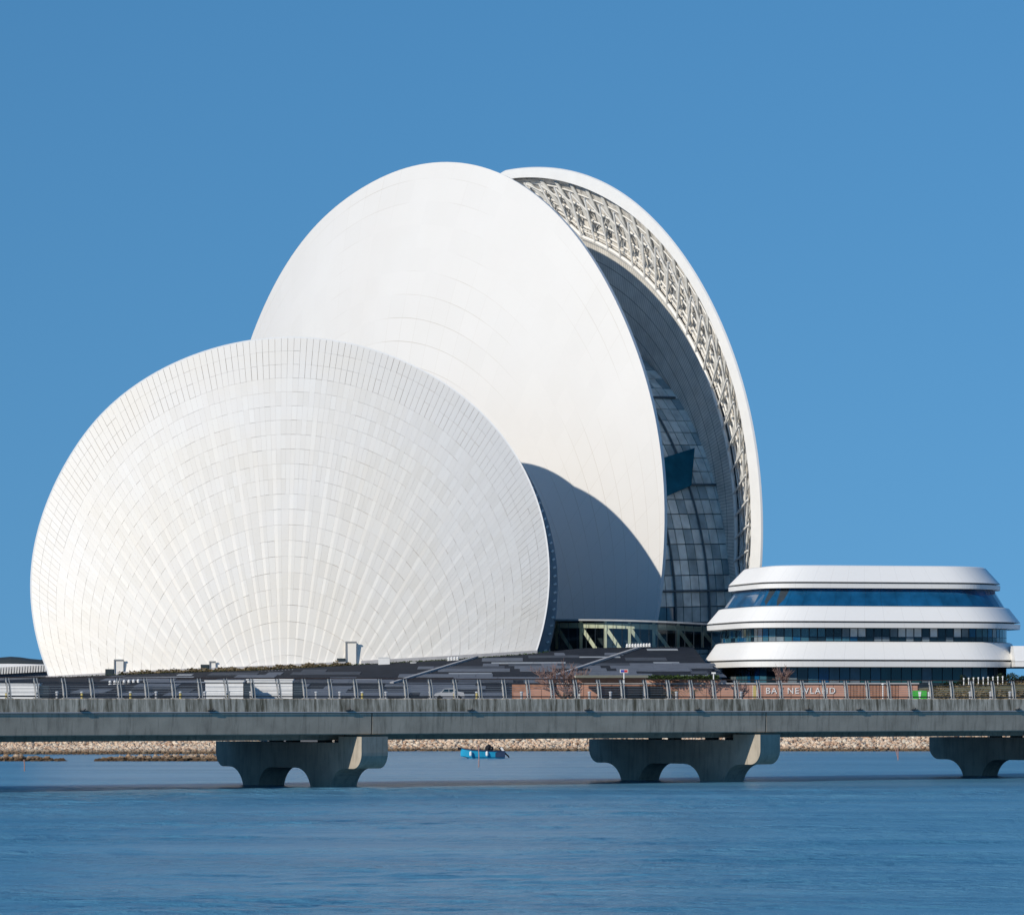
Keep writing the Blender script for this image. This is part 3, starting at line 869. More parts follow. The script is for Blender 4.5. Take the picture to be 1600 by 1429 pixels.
loft('roof_band', [(-2.1, zB(908.3)), (-1.72, zB(908.2)), (-3.95, zB(883)), (-4.3, zB(881.6)), (-8, zB(881))], M['band'])
loft('roof_lip', [(-2.9, zB(917.5)), (-1.75, zB(918)), (-1.7, zB(911)), (-2.4, zB(910.8))], M['band'])
loft('roof_groove', [(-2.6, zB(910.75)), (-2.6, zB(908.35))], M['groove'])
loft('middle_band', [(.9, zB(970.2)), (1.38, zB(970.1)), (-.35, zB(947.5)), (-.75, zB(946.3)), (-3, zB(946))], M['band'])
loft('middle_lip', [(-.6, zB(980)), (1.35, zB(980.5)), (1.4, zB(973)), (.7, zB(972.8))], M['band'])
loft('middle_groove', [(.45, zB(972.75)), (.45, zB(970.25))], M['groove'])
loft('lower_band', [(1.2, zB(1030.2)), (1.75, zB(1030.1)), (.1, zB(1003.5)), (-.25, zB(1002)), (-3, zB(1001.6))], M['band'])
loft('lower_lip', [(-.6, zB(1041)), (1.75, zB(1041.5)), (1.8, zB(1033)), (1.1, zB(1032.8))], M['band'])
loft('lower_groove', [(.85, zB(1032.75)), (.85, zB(1030.25))], M['groove'])
for nm, secs in (('ground_core', [(-.75, GZ), (-.75, zB(1041.2))]), ('middle_core', [(-.75, zB(1001.7)), (-.75, zB(980.3))]), ('upper_core', [(-1.1, zB(946.2)), (-2.75, zB(917.7))])):
    loft(nm, secs, M['mullion'])
def panes(zlo, zhi, o0, o1, step, mats, name='glass_pane', g=.07):
    pa, pb = plan(o0, 720), plan(o1, 720)
    # walk the outline in equal steps, front half only
    i = 0; n = len(pa)
    idx = []; acc = 0; last = pa[0]
    for k in range(n):
        acc += (pa[k] - last).length; last = pa[k]
        if acc >= step: idx.append(k); acc = 0
    for a, b in zip(idx, idx[1:]):
        m_ = (pa[a] + pa[b]) / 2; nrm = (pa[b] - pa[a]).cross(Vector((0, 0, 1)))
        if nrm.y > .35 * nrm.length: continue
        d = (pa[b] - pa[a]).normalized() * g
        px = 800 + m_.x * F / m_.y
        mt = mats(px)
        P = [Vector((pa[a].x, pa[a].y, zlo)) + d, Vector((pa[b].x, pa[b].y, zlo)) - d, Vector((pb[b].x, pb[b].y, zhi)) - d, Vector((pb[a].x, pb[a].y, zhi)) + d]
        mesh(name, P, [(0, 1, 2, 3)], M[mt], rb)
rg = random.Random(11)
panes(zB(945.6), zB(918.2), -1.02, -2.66, 2.4, lambda px: 'glass_blue', g=.015)
def midm(px):
    if 1290 < px < 1315 or 1352 < px < 1372 or 1478 < px < 1494: return 'glass_dark'
    if 1320 < px < 1350 or 1370 < px < 1500: return rg.choice(['glass_grey', 'glass_pale', 'glass_pale', 'glass_pale', 'glass_dark'])
    return rg.choice(['glass_teal', 'glass_dark', 'glass_grey', 'glass_blue', 'glass_teal'])
panes(zB(994), zB(981), -.68, -.68, 1.25, midm, g=.09)
panes(zB(1001.2), zB(994.6), -.68, -.68, 1.25, lambda px: rg.choice(['glass_dark', 'glass_dark', 'glass_grey']) if px > 1340 else rg.choice(['glass_teal', 'glass_dark', 'glass_grey', 'glass_blue', 'glass_teal']))
panes(zB(1066), zB(1042), -.68, -.68, 1.6, lambda px: rg.choice(['glass_green', 'glass_green', 'glass_green', 'glass_teal', 'glass_grey']) if px > 1290 else rg.choice(['glass_teal', 'glass_blue', 'glass_grey', 'glass_teal', 'glass_dark']))
# side wing that carries the lower band on to the right
wg = MB()
wx0, wx1 = X(1583, 655), X(1800, 655)
for (z0, z1, y0, y1) in ((zB(1041), zB(1033), 652, 652), (zB(1032.4), zB(1008), 652.2, 655)):
    wg.hexa([(wx0, y0, z0), (wx1, y0, z0), (wx1, 690, z0), (wx0, 690, z0), (wx0, y1, z1), (wx1, y1, z1), (wx1, 690, z1), (wx0, 690, z1)])
wg.build('wing_band', M['white'], rb)
wg = MB(); wg.box(((wx0 + 9 + wx1) / 2, 672, (GZ + zB(1041)) / 2), (wx1 - wx0 - 9, 30, zB(1041) - GZ - .02)); wg.build('wing_core', M['glass_teal'], rb)

# ------------------------------------------------------------------ bridge
TH = R_(34); bd = Vector((math.cos(TH), math.sin(TH), 0)); bn = Vector((-math.sin(TH), math.cos(TH), 0))   # along / away
B0 = Vector((X(582, 270), 270, 0))
def BP(t, n, z): return B0 + bd * t + bn * n + Vector((0, 0, z))
TA, TB, DW = -75.0, 130.0, 15.2
bridge = thing('road_bridge', 'long grey concrete bridge on arched piers crossing the water in front', 'bridge', tuple(BP(0, 6, 0)))
def extr(name, prof, mat, ta=TA, tb=TB, seg=1, parent=bridge):
    v, f = [], []; n = len(prof)
    for k in range(seg + 1):
        t = ta + (tb - ta) * k / seg
        v += [BP(t, a, z) for a, z in prof]
    for k in range(seg):
        for i in range(n):
            a, b = k * n + i, k * n + (i + 1) % n; f.append((a, b, b + n, a + n))
    f.append(tuple(range(n))[::-1]); f.append(tuple(seg * n + i for i in range(n)))
    return mesh(name, v, f, mat, parent)
PT = 5.77
extr('parapet', [(0, 4.93), (.03, PT - .05), (.08, PT), (.42, PT), (.42, 4.86), (.03, 4.86)], M['deck_conc'])
extr('drip_edge', [(-.04, 4.865), (-.04, 4.925), (-.005, 4.925), (-.005, 4.865)], M['plinth'])
extr('deck', [(.44, 4.95), (.44, 5.25), (DW - .45, 5.25), (DW - .45, 4.95)], M['asphalt'])
extr('far_parapet', [(DW - .42, 4.6), (DW - .42, PT), (DW - .08, PT), (DW, PT - .05), (DW, 4.93)], M['deck_conc'])
# precast edge beams, one per span, with an open joint over each pier
spans = [-75.5, -52.8, -26.4, 0.0, 26.9, 53.5, 80, 106, 130]
spans = [-80, -55, -27.6]
tj = []
for px in (-40, 80, 582, 1198): 
    lo, hi = -100, 150
    for _ in range(60):
        mid = (lo + hi) / 2; p = BP(mid, 0, 0)
        if 800 + p.x * F / p.y > px: hi = mid
        else: lo = mid
    tj.append(lo)
sp = tj[3] - tj[2]
joints = [tj[2] + sp * k for k in range(-3, 5)]
for a, b in zip(joints, joints[1:]):
    extr('edge_beam', [(.06, 4.84), (.12, 3.50), (.2, 3.44), (2.2, 3.44), (2.2, 4.84)], M['girder_conc'], a + .05, b - .05)
    mid = (a + b) / 2
    for n0 in (3.2, 8.2):
        extr('inner_girder', [(n0, 4.9), (n0 + .3, 3.06), (n0 + 1.7, 3.06), (n0 + 2.0, 4.9)], M['girder_conc'], a + .05, b - .05)
    extr('far_beam', [(DW - 2.2, 4.84), (DW - 2.2, 3.44), (DW - .7, 3.44), (DW - .5, 4.84)], M['girder_conc'], a + .05, b - .05)
for px in [130, 330, 545, 735, 918, 1090, 1262, 1342, 1428, 1590]:      # drain outlets on the parapet
    lo, hi = -100, 150
    for _ in range(50):
        mid = (lo + hi) / 2; p = BP(mid, 0, 0)
        if 800 + p.x * F / p.y > px: hi = mid
        else: lo = mid
    mb = MB(); mb.beam(BP(lo - .28, -.06, 5.0), BP(lo + .28, -.06, 5.0), .1, .07); mb.beam(BP(lo, -.08, 5.02), BP(lo + .12, -.08, 5.12), .07, .05)
    mb.build('drain_outlet', M['steel_dark'], bridge)

def arc(x0, z0, x1, z1, mode, n=8):
    out = []
    for i in range(1, n + 1):
        t = math.pi / 2 * i / n
        if mode == 'drop': out.append((x0 + (x1 - x0) * (1 - math.cos(t)), z0 + (z1 - z0) * math.sin(t)))    # leaves vertically
        else: out.append((x0 + (x1 - x0) * math.sin(t), z0 + (z1 - z0) * (1 - math.cos(t))))                # leaves horizontally
    return out
UZ = 1.22
PIER = [(0, 2.25)] + arc(0, 2.25, .8, UZ, 'drop') + [(1.45, UZ)] + arc(1.45, UZ, 2.85, -.5, 'flat') + [(2.9, -1.5), (4.2, -1.5)]
PIER += arc(4.25, -.5, 5.55, UZ, 'drop') + [(8.1, UZ)] + arc(8.1, UZ, 9.55, -.5, 'flat') + [(9.6, -1.5), (11.3, -1.5)]
PIER += arc(11.35, -.5, 12.75, UZ, 'drop') + [(13.6, UZ)] + arc(13.6, UZ, 14.4, 2.25, 'flat')
PIER = [(a * 1.088, z) for a, z in PIER]; PW = 14.4 * 1.088
def pier(px_end, beta, k):
    """px_end: image column of the near end of the broad face"""
    b = R_(beta); u = Vector((-math.cos(b), math.sin(b), 0)); w = Vector((math.sin(b), math.cos(b), 0))   # along the cap (away, left) / through it
    lo, hi = -100, 150
    for _ in range(60):
        mid = (lo + hi) / 2; p = BP(mid, -.25, 0)
        if 800 + p.x * F / p.y > px_end: hi = mid
        else: lo = mid
    o = BP(lo, -.25, 0); T = 2.2
    # PIER runs from the far end (0) to the near end (12.7): flip it so that 0 is the near end
    out = [(PW - a, z) for a, z in PIER][::-1] + [(PW, 2.9), (2.4, 2.9), (2.4, 3.3), (0, 3.3)]
    n = len(out); v = []
    for t in (0, T):
        for a, z in out: v.append(o + u * a + w * t + Vector((0, 0, z)))
    vs = [tuple(x) for x in v]
    fs_ = [tuple(range(n))[::-1], tuple(range(n, 2 * n))] + [(i, (i + 1) % n, n + (i + 1) % n, n + i) for i in range(n)]
    pr = mesh('pier', vs, fs_, M['pier_conc'], bridge)
    for a in (3.4, 5.2, 8.6, 10.4):
        mb = MB(); c = o + u * a + w * (T / 2); mb.box((c.x, c.y, 2.98), (.7, .7, .155), -b); mb.build('bearing', M['steel_dark'], pr)
for k, (px, be) in enumerate(((-95, 51), (565, 49), (1188, 42), (1732, 39))): pier(px, be, k)

# railing on the near parapet
rail = thing('bridge_railing', 'metal railing of paired curved posts along the near edge of the bridge', 'railing', tuple(BP(0, .25, PT)))
def post_mesh():
    mb = MB()
    for s in (-.10, .10):
        pts = [(-.14, 1.28), (-.06, .95), (0, .6), (.03, .3), (.04, 0)]
        for (xa, za), (xb, zb_) in zip(pts, pts[1:]):
            mb.beam((xa + s, 0, za), (xb + s, 0, zb_), .05, .16 - 0, up=(0, 1, 0)) if False else mb.hexa([
                (xb + s - .022, -.08, zb_), (xb + s + .022, -.08, zb_), (xb + s + .022, .08, zb_), (xb + s - .022, .08, zb_),
                (xa + s - .022, -.08, za), (xa + s + .022, -.08, za), (xa + s + .022, .08, za), (xa + s - .022, .08, za)])
    mb.box((.04, 0, .02), (.42, .26, .04)); mb.box((.02, .03, .3), (.15, .04, .10))
    return mb
pm = post_mesh(); me = bpy.data.meshes.new('railing_post'); me.from_pydata(pm.v, [], pm.f); me.materials.append(M['rail_steel']); me.update()
rl = root_loc(rail); t = -32.0; tp = []
while t < 62:
    o = bpy.data.objects.new('post', me); COL.objects.link(o); o.parent = rail
    o.location = BP(t, .25, PT) - rl; o.rotation_euler = (0, 0, TH); tp.append(t); t += 1.93
def railbar(name, z, w, h, mat, n0=.25):
    mb = MB(); mb.beam(BP(-70, n0, z), BP(120, n0, z), w, h); return mb.build(name, mat, rail)
railbar('handrail', PT + 1.30, .13, .06, M['handrail']); railbar('upper_rail', PT + .97, .06, .06, M['steel_dark'])
railbar('bottom_rail', PT + .13, .07, .09, M['steel_dark'])
for k in range(4): railbar('wire', PT + .32 + .15 * k, .018, .018, M['rail_steel'])

# ------------------------------------------------------------------ shore rocks
def rocks(name, mat, n, fn, rng, label, cat='rocks'):
    mb = MB()
    ph = (1 + 5 ** .5) / 2
    ico = [Vector(p).normalized() for p in ((-1, ph, 0), (1, ph, 0), (-1, -ph, 0), (1, -ph, 0), (0, -1, ph), (0, 1, ph), (0, -1, -ph), (0, 1, -ph), (ph, 0, -1), (ph, 0, 1), (-ph, 0, -1), (-ph, 0, 1))]
    fc = [(0, 11, 5), (0, 5, 1), (0, 1, 7), (0, 7, 10), (0, 10, 11), (1, 5, 9), (5, 11, 4), (11, 10, 2), (10, 7, 6), (7, 1, 8), (3, 9, 4), (3, 4, 2), (3, 2, 6), (3, 6, 8), (3, 8, 9), (4, 9, 5), (2, 4, 11), (6, 2, 10), (8, 6, 7), (9, 8, 1)]
    for _ in range(n):
        c, r = fn(); s = Vector((1, .8 + .4 * rng.random(), .55 + .4 * rng.random())) * r
        rz = Matrix.Rotation(rng.random() * 6.28, 3, 'Z') @ Matrix.Rotation(rng.random() * .8 - .4, 3, 'X')
        mb.add([c + rz @ Vector((p.x * s.x, p.y * s.y, p.z * s.z)) * (.8 + .4 * rng.random()) for p in ico], fc)
    return mb.build(name, mat, label=label, cat=cat, kind='stuff')
rr = random.Random(5)
def shore_fn():
    x = -68 + 145 * rr.random(); u = rr.random(); s = shoreY(x) - 5
    y = s + 4.0 + u * 6.5; z = -1.6 + (y - s) / 22 * 7.3
    return Vector((x, y, z + .12 * rr.random())), .09 + .24 * rr.random() ** 2.2
rocks('shore_rocks', M['rock'], 17000, shore_fn, rr, 'bank of pinkish boulders along the far shore behind the bridge')
def bar_fn():
    if rr.random() < .3: px = -60 + 165 * rr.random() ** 1.0; hgt = max(0, 1 - max(0, (px - 20) / 90) ** 2)
    else: px = 150 + 210 * rr.random(); hgt = min(1, (px - 140) / 60)
    y = 388 + 9 * rr.random(); e = 1 - abs((y - 392.5) / 4.5) ** 2
    return Vector((X(px, y), y, -.12 + .55 * hgt * e * rr.random())), .14 + .2 * rr.random()
rocks('rock_bar', M['rock_wet'], 1300, bar_fn, rr, 'low bar of brown wet rocks in the water at the left')
# sandy spit behind the bar
mesh('sand_spit', [(X(-80, 436), 436, .01), (X(90, 440), 440, .03), (X(215, 446), 446, .05), (X(370, 440), 440, .02), (X(400, 462), 462, .5), (X(-80, 462), 462, .5)], [(0, 1, 2, 3, 4, 5)], simple('sand', (.42, .33, .25), .9, .25, .5), kind='structure')
def spit_fn():
    px = -60 + 430 * rr.random(); y = 438 + 24 * rr.random(); return Vector((X(px, y), y, .02 + .5 * (y - 438) / 24)), .1 + .22 * rr.random() ** 2
rocks('spit_rocks', M['rock'], 2600, spit_fn, rr, 'scattered brown stones on the sandy spit at the left shore')

# ------------------------------------------------------------------ boat
bY = 409.0; bo = W(757, 1184, bY); bo.z = 0
boat = thing('small_boat', 'small blue open motor boat moored in front of the rocky shore', 'boat', tuple(bo))
def BT(u, w, z): return bo + Vector((u, w, z))      # u to the right (stern), w away
secs = [(-2.35, .06, .45, 1.0), (-1.9, .45, .10, .90), (-1.2, .72, -.15, .80), (-.2, .82, -.2, .74), (1.0, .82, -.2, .70), (2.0, .74, -.2, .70)]
v, f = [], []
for u, hw, zb_, zt_ in secs:
    zl = -.15 if u > -1.5 else .15
    v += [BT(u, 0, zb_), BT(u, -hw * .72, zl + .05), BT(u, -hw, zt_), BT(u, hw, zt_), BT(u, hw * .72, zl + .05)]
for k in range(len(secs) - 1):
    for i in range(5):
        if i == 2: continue
        a, b = k * 5 + i, k * 5 + (i + 1) % 5; f.append((a, b, b + 5, a + 5))
f += [(0, 1, 2, 3, 4), tuple(25 + i for i in range(5))[::-1]]
v += [BT(u, s * hw * .93, .12) for u, hw, _, _ in secs for s in (-1, 1)]
for k in range(5): f.append((30 + 2 * k, 30 + 2 * k + 1, 30 + 2 * k + 3, 30 + 2 * k + 2))
hull = mesh('hull', v, f, M['boat_blue'], boat)
for s in (-1, 1):
    mb = MB(); mb.tube([BT(u, s * hw, zt_) for u, hw, _, zt_ in secs], .055, 6); mb.build('gunwale', M['boat_navy'], boat)
mb = MB(); mb.box(BT(1.55, 0, .42), (.95, 1.55, .62)); mb.build('stern_box', M['boat_navy'], boat)
mb = MB(); mb.box(BT(-2.45, 0, .95), (.35, .3, .28)); mb.build('bow_fender', M['black'], boat)
for u in (-1.35, .25):
    mb = MB(); mb.lathe(BT(u, -.88, .22), [(.06, 0), (.13, .08), (.13, .38), (.06, .48)], 10); mb.build('fender', M['whitep'], boat)
mb = MB(); mb.tube([BT(.3, 0, .6), BT(.38, 0, 1.0), BT(.5, .02, 1.35)], [.24, .34, .14], 8); mb.tube([BT(.5, 0, .7), BT(.72, 0, 1.0), BT(.78, 0, 1.15)], [.2, .22, .1], 8); mb.build('covered_gear', M['black'], boat)
mb = MB(); mb.box(BT(-.1, 0, .58), (.5, .9, .22)); mb.build('thwart', M['green'], boat)
om = mesh('outboard_motor', *(lambda b: (b.v, b.f))(MB().hexa([BT(1.75, -.2, .55), BT(2.1, -.2, .35), BT(2.1, .2, .35), BT(1.75, .2, .55), BT(1.35, -.2, 1.02), BT(1.65, -.2, 1.12), BT(1.65, .2, 1.12), BT(1.35, .2, 1.02)]).tube([BT(2.0, 0, .5), BT(2.35, 0, .2), BT(2.42, 0, .05)], [.1, .08, .06], 6)), M['black'], boat)
mb = MB(); mb.beam(BT(1.62, -.22, 1.06), BT(2.0, -.22, .52), .06, .2, up=(0, 0, 1)); mb.build('motor_stripe', M['whitep'], om)

for (px, yt, yb, lab) in ((748, 1165, 1198, 'thin pinkish stake in the water in front of the blue boat'), (38, 1186, 1204, 'short stake in the water near the left rocks'), (1403, 1168, 1187, 'pair of thin stakes in the water at the right')):
    Y = EYE * F / (yb - HY); p = W(px, yb, Y); h = (yb - yt) * Y / F
    mb = MB(); mb.tube([p + Vector((0, 0, -.6)), p + Vector((.02, 0, h * .5)), p + Vector((-.02, 0, h))], .045, 6)
    if px == 1403: mb.tube([p + Vector((.2, .3, -.6)), p + Vector((-.25, .2, h * 1.05))], .035, 6)
    mb.build('water_stake', M['pole'], loc=tuple(p), label=lab, cat='stake')

# ------------------------------------------------------------------ promenade things behind the bridge
def booth(px0, px1, ptop, Y, lab):
    x0, x1, zt_ = X(px0, Y), X(px1, Y), Zh(ptop, Y); c = ((x0 + x1) / 2, Y + 1.3, GZ)
    t = thing('site_cabin', lab, 'cabin', c, 'white cabins on the promenade')
    mb = MB(); mb.box(((x0 + x1) / 2, Y + 1.3, (GZ + zt_) / 2), (x1 - x0, 2.6, zt_ - GZ)); body = mb.build('body', M['whitep'], t)
    n = 5
    for k in range(n):
        mb = MB(); z = GZ + (zt_ - GZ) * (k + .5) / n; mb.box(((x0 + x1) / 2, Y - .03, z), (x1 - x0 - .1, .05, .05)); mb.build('cladding_rib', M['teeth'], t)
    mb = MB(); mb.box(((x0 + x1) / 2, Y + 1.3, zt_ + .06), (x1 - x0 + .25, 2.9, .14)); mb.build('roof', M['whitep'], t)
    mb = MB(); mb.box((x1 + .65, Y + 1.2, (GZ + zt_) / 2 - .1), (1.1, 2.3, zt_ - GZ - .3)); mb.build('end_unit', M['mullion'], t)
booth(-8, 61, 1067, 520, 'white ribbed cabin at the left edge behind the railing')
booth(321, 380, 1064, 520, 'narrower white ribbed cabin behind the railing, left of its twin')
booth(386, 457, 1062, 524, 'wider white ribbed cabin behind the railing, right of its twin')

def bollard(px, kind, lab):
    Y = 486.0; p = Vector((X(px, Y), Y, GZ))
    t = thing('bollard', lab, 'bollard', tuple(p), 'bollards along the promenade edge')
    mb = MB(); mb.lathe(p, [(.15, 0), (.15, .8), (.12, .88)], 10); mb.build('shaft', M['yellow' if kind else 'coping'], t)
    mb = MB(); mb.lathe(p + Vector((0, 0, .88)), [(.20, 0), (.20, .12), (.06, .18)], 10); mb.build('cap', M['teeth'], t)
ylw = [10, 128, 204, 282, 357, 566, 710, 745]; wht = [89, 244, 320, 392, 494, 531, 603, 672, 815, 921, 954, 1057, 1158, 1516, 1548, 1578]
ORD = ['first', 'second', 'third', 'fourth', 'fifth', 'sixth', 'seventh', 'eighth', 'ninth', 'tenth', 'eleventh', 'twelfth', 'thirteenth', 'fourteenth', 'fifteenth', 'sixteenth']
for i, px in enumerate(ylw): bollard(px, 1, ORD[i] + ' yellow bollard from the left on the promenade behind the railing')
for i, px in enumerate(wht): bollard(px, 0, ORD[i] + ' pale grey bollard from the left on the promenade behind the railing')

# rows of small white marker cones
def cones(pxa, pxb, n, pya, pyb, Y, lab, grp):
    for i in range(n):
        t = i / max(1, n - 1); p = W(pxa + (pxb - pxa) * t, pya + (pyb - pya) * t, Y)
        mb = MB(); mb.lathe(p, [(.28, 0), (.30, .06), (.16, .1), (.22, .4), (.12, .55), (.04, .6)], 8)
        mb.build('marker_cone', M['whitep'], loc=tuple(p), label=lab, cat='marker cone', group=grp)
cones(404, 457, 11, 1054, 1051, 661, 'small white marker in the row below the shrubs of the small shell', 'markers below the shrubs')
cones(172, 216, 7, 1069, 1067, 600, 'small white marker in the row above the railing at the left', 'markers at the left')
cones(701, 715, 4, 1032, 1031, 665, 'small white marker in the short row on the grass by the coping', 'markers by the coping')
cones(980, 1015, 9, 1011, 1010, 685, 'small white marker in the row in front of the glass lobby', 'markers at the lobby')
for (a, b, t_, bt, lab) in ((591, 609, 1027, 1039, 'larger white utility box on the grass at the foot of the shell'), (641, 650, 1034.5, 1038, 'small flat white utility box on the grass strip')):
    Y = 663; p0, p1 = W(a, bt, Y), W(b, t_, Y)
    t = thing('utility_box', lab, 'utility box', tuple((p0 + p1) / 2 - Vector((0, 0, (p1.z - p0.z) / 2))))
    mb = MB(); mb.box(((p0.x + p1.x) / 2, Y + .7, (p0.z + p1.z) / 2 - .15), (p1.x - p0.x, 1.4, p1.z - p0.z + .3)); mb.build('case', M['whitep'], t)
    mb = MB(); mb.box(((p0.x + p1.x) / 2, Y + .7, p1.z + .03), (p1.x - p0.x + .12, 1.55, .06)); mb.build('lid', M['whitep'], t)

# shrubs and grass along the foot of the small shell
def tufts(name, mat, n, fn, rng, label, size=(.15, .45), cat='shrubs'):
    mb = MB()
    for _ in range(n):
        c, k = fn()
        a = rng.random() * 6.28; s = size[0] + (size[1] - size[0]) * rng.random(); s *= k
        d = Vector((math.cos(a), math.sin(a), (rng.random() - .3) * 1.6)).normalized() * s
        e = Vector((-math.sin(a), math.cos(a), rng.random() - .5)).normalized() * s * .45
        mb.add([c - e * .5, c + d * .5 - e, c + d, c + d * .5 + e], [(0, 1, 2, 3)])
    return mb.build(name, mat, label=label, cat=cat, kind='stuff')
rs = random.Random(21)
def strip_z(px, s):   # s 0 at the plinth, 1 at the paving
    p = foot(px); Yt, Zt = top_at(p.x); y = p.y - 1.4 + (Yt - (p.y - 1.4)) * s
    return Vector((p.x, y, p.z - .75 + (Zt - (p.z - .75)) * s))
gsv, gsf = [], []
for k, px in enumerate(range(60, 872, 4)):
    gsv += [strip_z(px, 0), strip_z(px, .5) + Vector((0, 0, .12)), strip_z(px, 1.0) + Vector((0, 0, .03))]
for k in range(len(range(60, 872, 4)) - 1):
    a = 3 * k; gsf += [(a, a + 1, a + 4, a + 3), (a + 1, a + 2, a + 5, a + 4)]
mesh('grass_strip', gsv, gsf, M['grass'], kind='structure')
def bush_fn():
    px = 190 + 360 * rs.random() ** .9; s = rs.random(); p = strip_z(px, s)
    h = .2 + .6 * (.5 + .5 * math.sin(px * .21) * math.sin(px * .067 + 1)) * (1 if px < 530 else .4)
    return p + Vector((0, 0, h * rs.random())), 1
tufts('foot_shrubs', M['shrub'], 7000, bush_fn, rs, 'straggly brown-green shrubs along the foot of the small shell')
def grass_fn():
    px = 62 + 800 * rs.random(); return strip_z(px, rs.random()) + Vector((0, 0, .1)), .7
tufts('foot_grass', M['green'], 5000, grass_fn, rs, 'thin green grass on the strip below the shell plinth', cat='grass')

# ------------------------------------------------------------------ terracotta wall with lettering, canopy, planting on the right
wY = 548.0
wall_t = thing('terracotta_wall', 'long terracotta retaining wall with white lettering behind the railing', 'wall', (X(1120, wY), wY, GZ))
x0, x1 = X(800, wY), X(1436, wY)
mb = MB(); mb.box(((x0 + x1) / 2, wY + .6, (GZ - .2 + Zh(1068, wY)) / 2), (x1 - x0, .9, Zh(1068, wY) - GZ + .2)); mb.build('wall_core', M['timber'], wall_t)
n = 0; px = 802
rw = random.Random(4)
while px < 1432:
    w = 22 if not (985 < px < 1060 or 1305 < px < 1400) else 5
    top = 1069.5 if px > 860 else 1069.5 + (860 - px) * .2
    top = top if not (1045 < px < 1125) else 1062.5
    xa, xb = X(px + .35, wY), X(min(px + w, 1434) - .35, wY)
    mb = MB(); mb.box(((xa + xb) / 2, wY + .06, (GZ - .1 + Zh(top, wY)) / 2), (xb - xa, .22, Zh(top, wY) - GZ + .1)); mb.build('wall_slab' if w > 10 else 'timber_slat', M['brick'] if w > 10 else M['timber'], wall_t)
    px += w
mb = MB(); mb.box(((X(860, wY) + x1) / 2, wY + .5, Zh(1067.2, wY)), (x1 - X(860, wY), 1.3, .16)); mb.build('wall_coping', M['coping'], wall_t)
def text(s, size, loc, mat, parent, name, depth=.06):
    cu = bpy.data.curves.new(name, 'FONT'); cu.body = s; cu.size = size; cu.extrude = depth; cu.align_x = 'LEFT'; cu.space_character = 1.18
    ob = bpy.data.objects.new('tmp', cu); COL.objects.link(ob); bpy.context.view_layer.update()
    me_ = bpy.data.meshes.new_from_object(ob.evaluated_get(bpy.context.evaluated_depsgraph_get())); bpy.data.objects.remove(ob)
    vs = [Vector((p.co.x, -p.co.z, p.co.y)) + Vector(loc) for p in me_.vertices]; fs_ = [tuple(p.vertices) for p in me_.polygons]
    bpy.data.meshes.remove(me_)
    return mesh(name, vs, fs_, mat, parent)
lt = text('BAY NEWLAND', 1.15, (X(1196, wY), wY - .14, Zh(1083, wY)), M['whitep'], wall_t, 'lettering')

cnp = thing('entrance_canopy', 'flat cream canopy slab beside the grass mound', 'canopy', (X(955, 540), 542, GZ))
mb = MB(); xa, xb = X(899, 538), X(1012, 538); za = Zh(1058.5, 538)
mb.hexa([(xa, 536, za), (xb, 536, za), (xb, 546, za), (xa, 546, za), (xa, 535.6, za + .32), (xb, 535.6, za + .32), (xb, 546, za + .32), (xa, 546, za + .32)]); mb.build('slab', M['cream'], cnp)
mb = MB(); mb.box(((xa + xb) / 2, 541, za - .35), (xb - xa - .6, 8, .6)); mb.build('soffit', M['timber'], cnp)
for px in (905, 1006):
    mb = MB(); mb.box((X(px, 540), 540, (GZ + za - .6) / 2), (.25, .25, za - .6 - GZ)); mb.build('column', M['steel_grey'], cnp)

def mound_fn(pxa, pxb, ya, yb, Y, dy):
    def fn():
        px = pxa + (pxb - pxa) * rs.random(); py = ya + (yb - ya) * rs.random(); y = Y + dy * rs.random()
        return W(px, py, y), 1
    return fn
tufts('roof_grass', M['green'], 2600, mound_fn(1010, 1122, 1056, 1062, 546, 4), rs, 'grass growing over the low roof beside the cream canopy', (.15, .4), 'grass')
mb = MB(); xa, xb = X(1008, 548), X(1124, 548); mb.box(((xa + xb) / 2, 552, (GZ + Zh(1060, 548)) / 2), (xb - xa, 6.2, Zh(1060, 548) - GZ)); mb.build('low_roof_building', M['brick'], loc=((xa + xb) / 2, 552, GZ), label='low terracotta building with a grass roof behind the wall', cat='building')

def bare_shrub(px, pyb, Y, h, n, lab, seed, spread=.9):
    r = random.Random(seed); base = Vector((X(px, Y), Y, GZ)); t = thing('bare_shrub', lab, 'shrub', tuple(base))
    st = MB(); tw = MB()
    def grow(p, d, L, rad, lev):
        q = p + d * L * .5 + Vector((r.uniform(-.1, .1), r.uniform(-.1, .1), 0)) * L; e = p + d * L
        (st if lev == 0 else tw).tube([p, q, e], [rad, rad * .8, rad * .55], 4, False)
        if lev < 3:
            for _ in range(4 if lev else 4):
                nd = (d + Vector((r.uniform(-1, 1), r.uniform(-1, 1), r.uniform(-.3, .7))) * .75).normalized()
                grow(p + (e - p) * r.uniform(.3, 1), nd, L * r.uniform(.45, .75), rad * .68, lev + 1)
    for _ in range(n):
        d = Vector((r.uniform(-1, 1) * spread, r.uniform(-1, 1) * spread, 1)).normalized(); grow(base, d, h * r.uniform(.45, .62), .09, 0)
    st.build('stems', M['bark'], t); tw.build('twigs', M['twig'], t)
bare_shrub(880, 1090, 542, 5.0, 12, 'big rounded leafless brown shrub below the pale coping', 1, 1.1)
bare_shrub(893, 1090, 520, 2.4, 7, 'low leafless bush behind the railing under the brown shrub', 2)
bare_shrub(1113, 1090, 530, 2.6, 5, 'slim leafless sapling in front of the terracotta wall, right of the palms', 3, .4)
bare_shrub(1160, 1090, 530, 2.2, 4, 'slim leafless sapling left of the yellow banner', 4, .4)
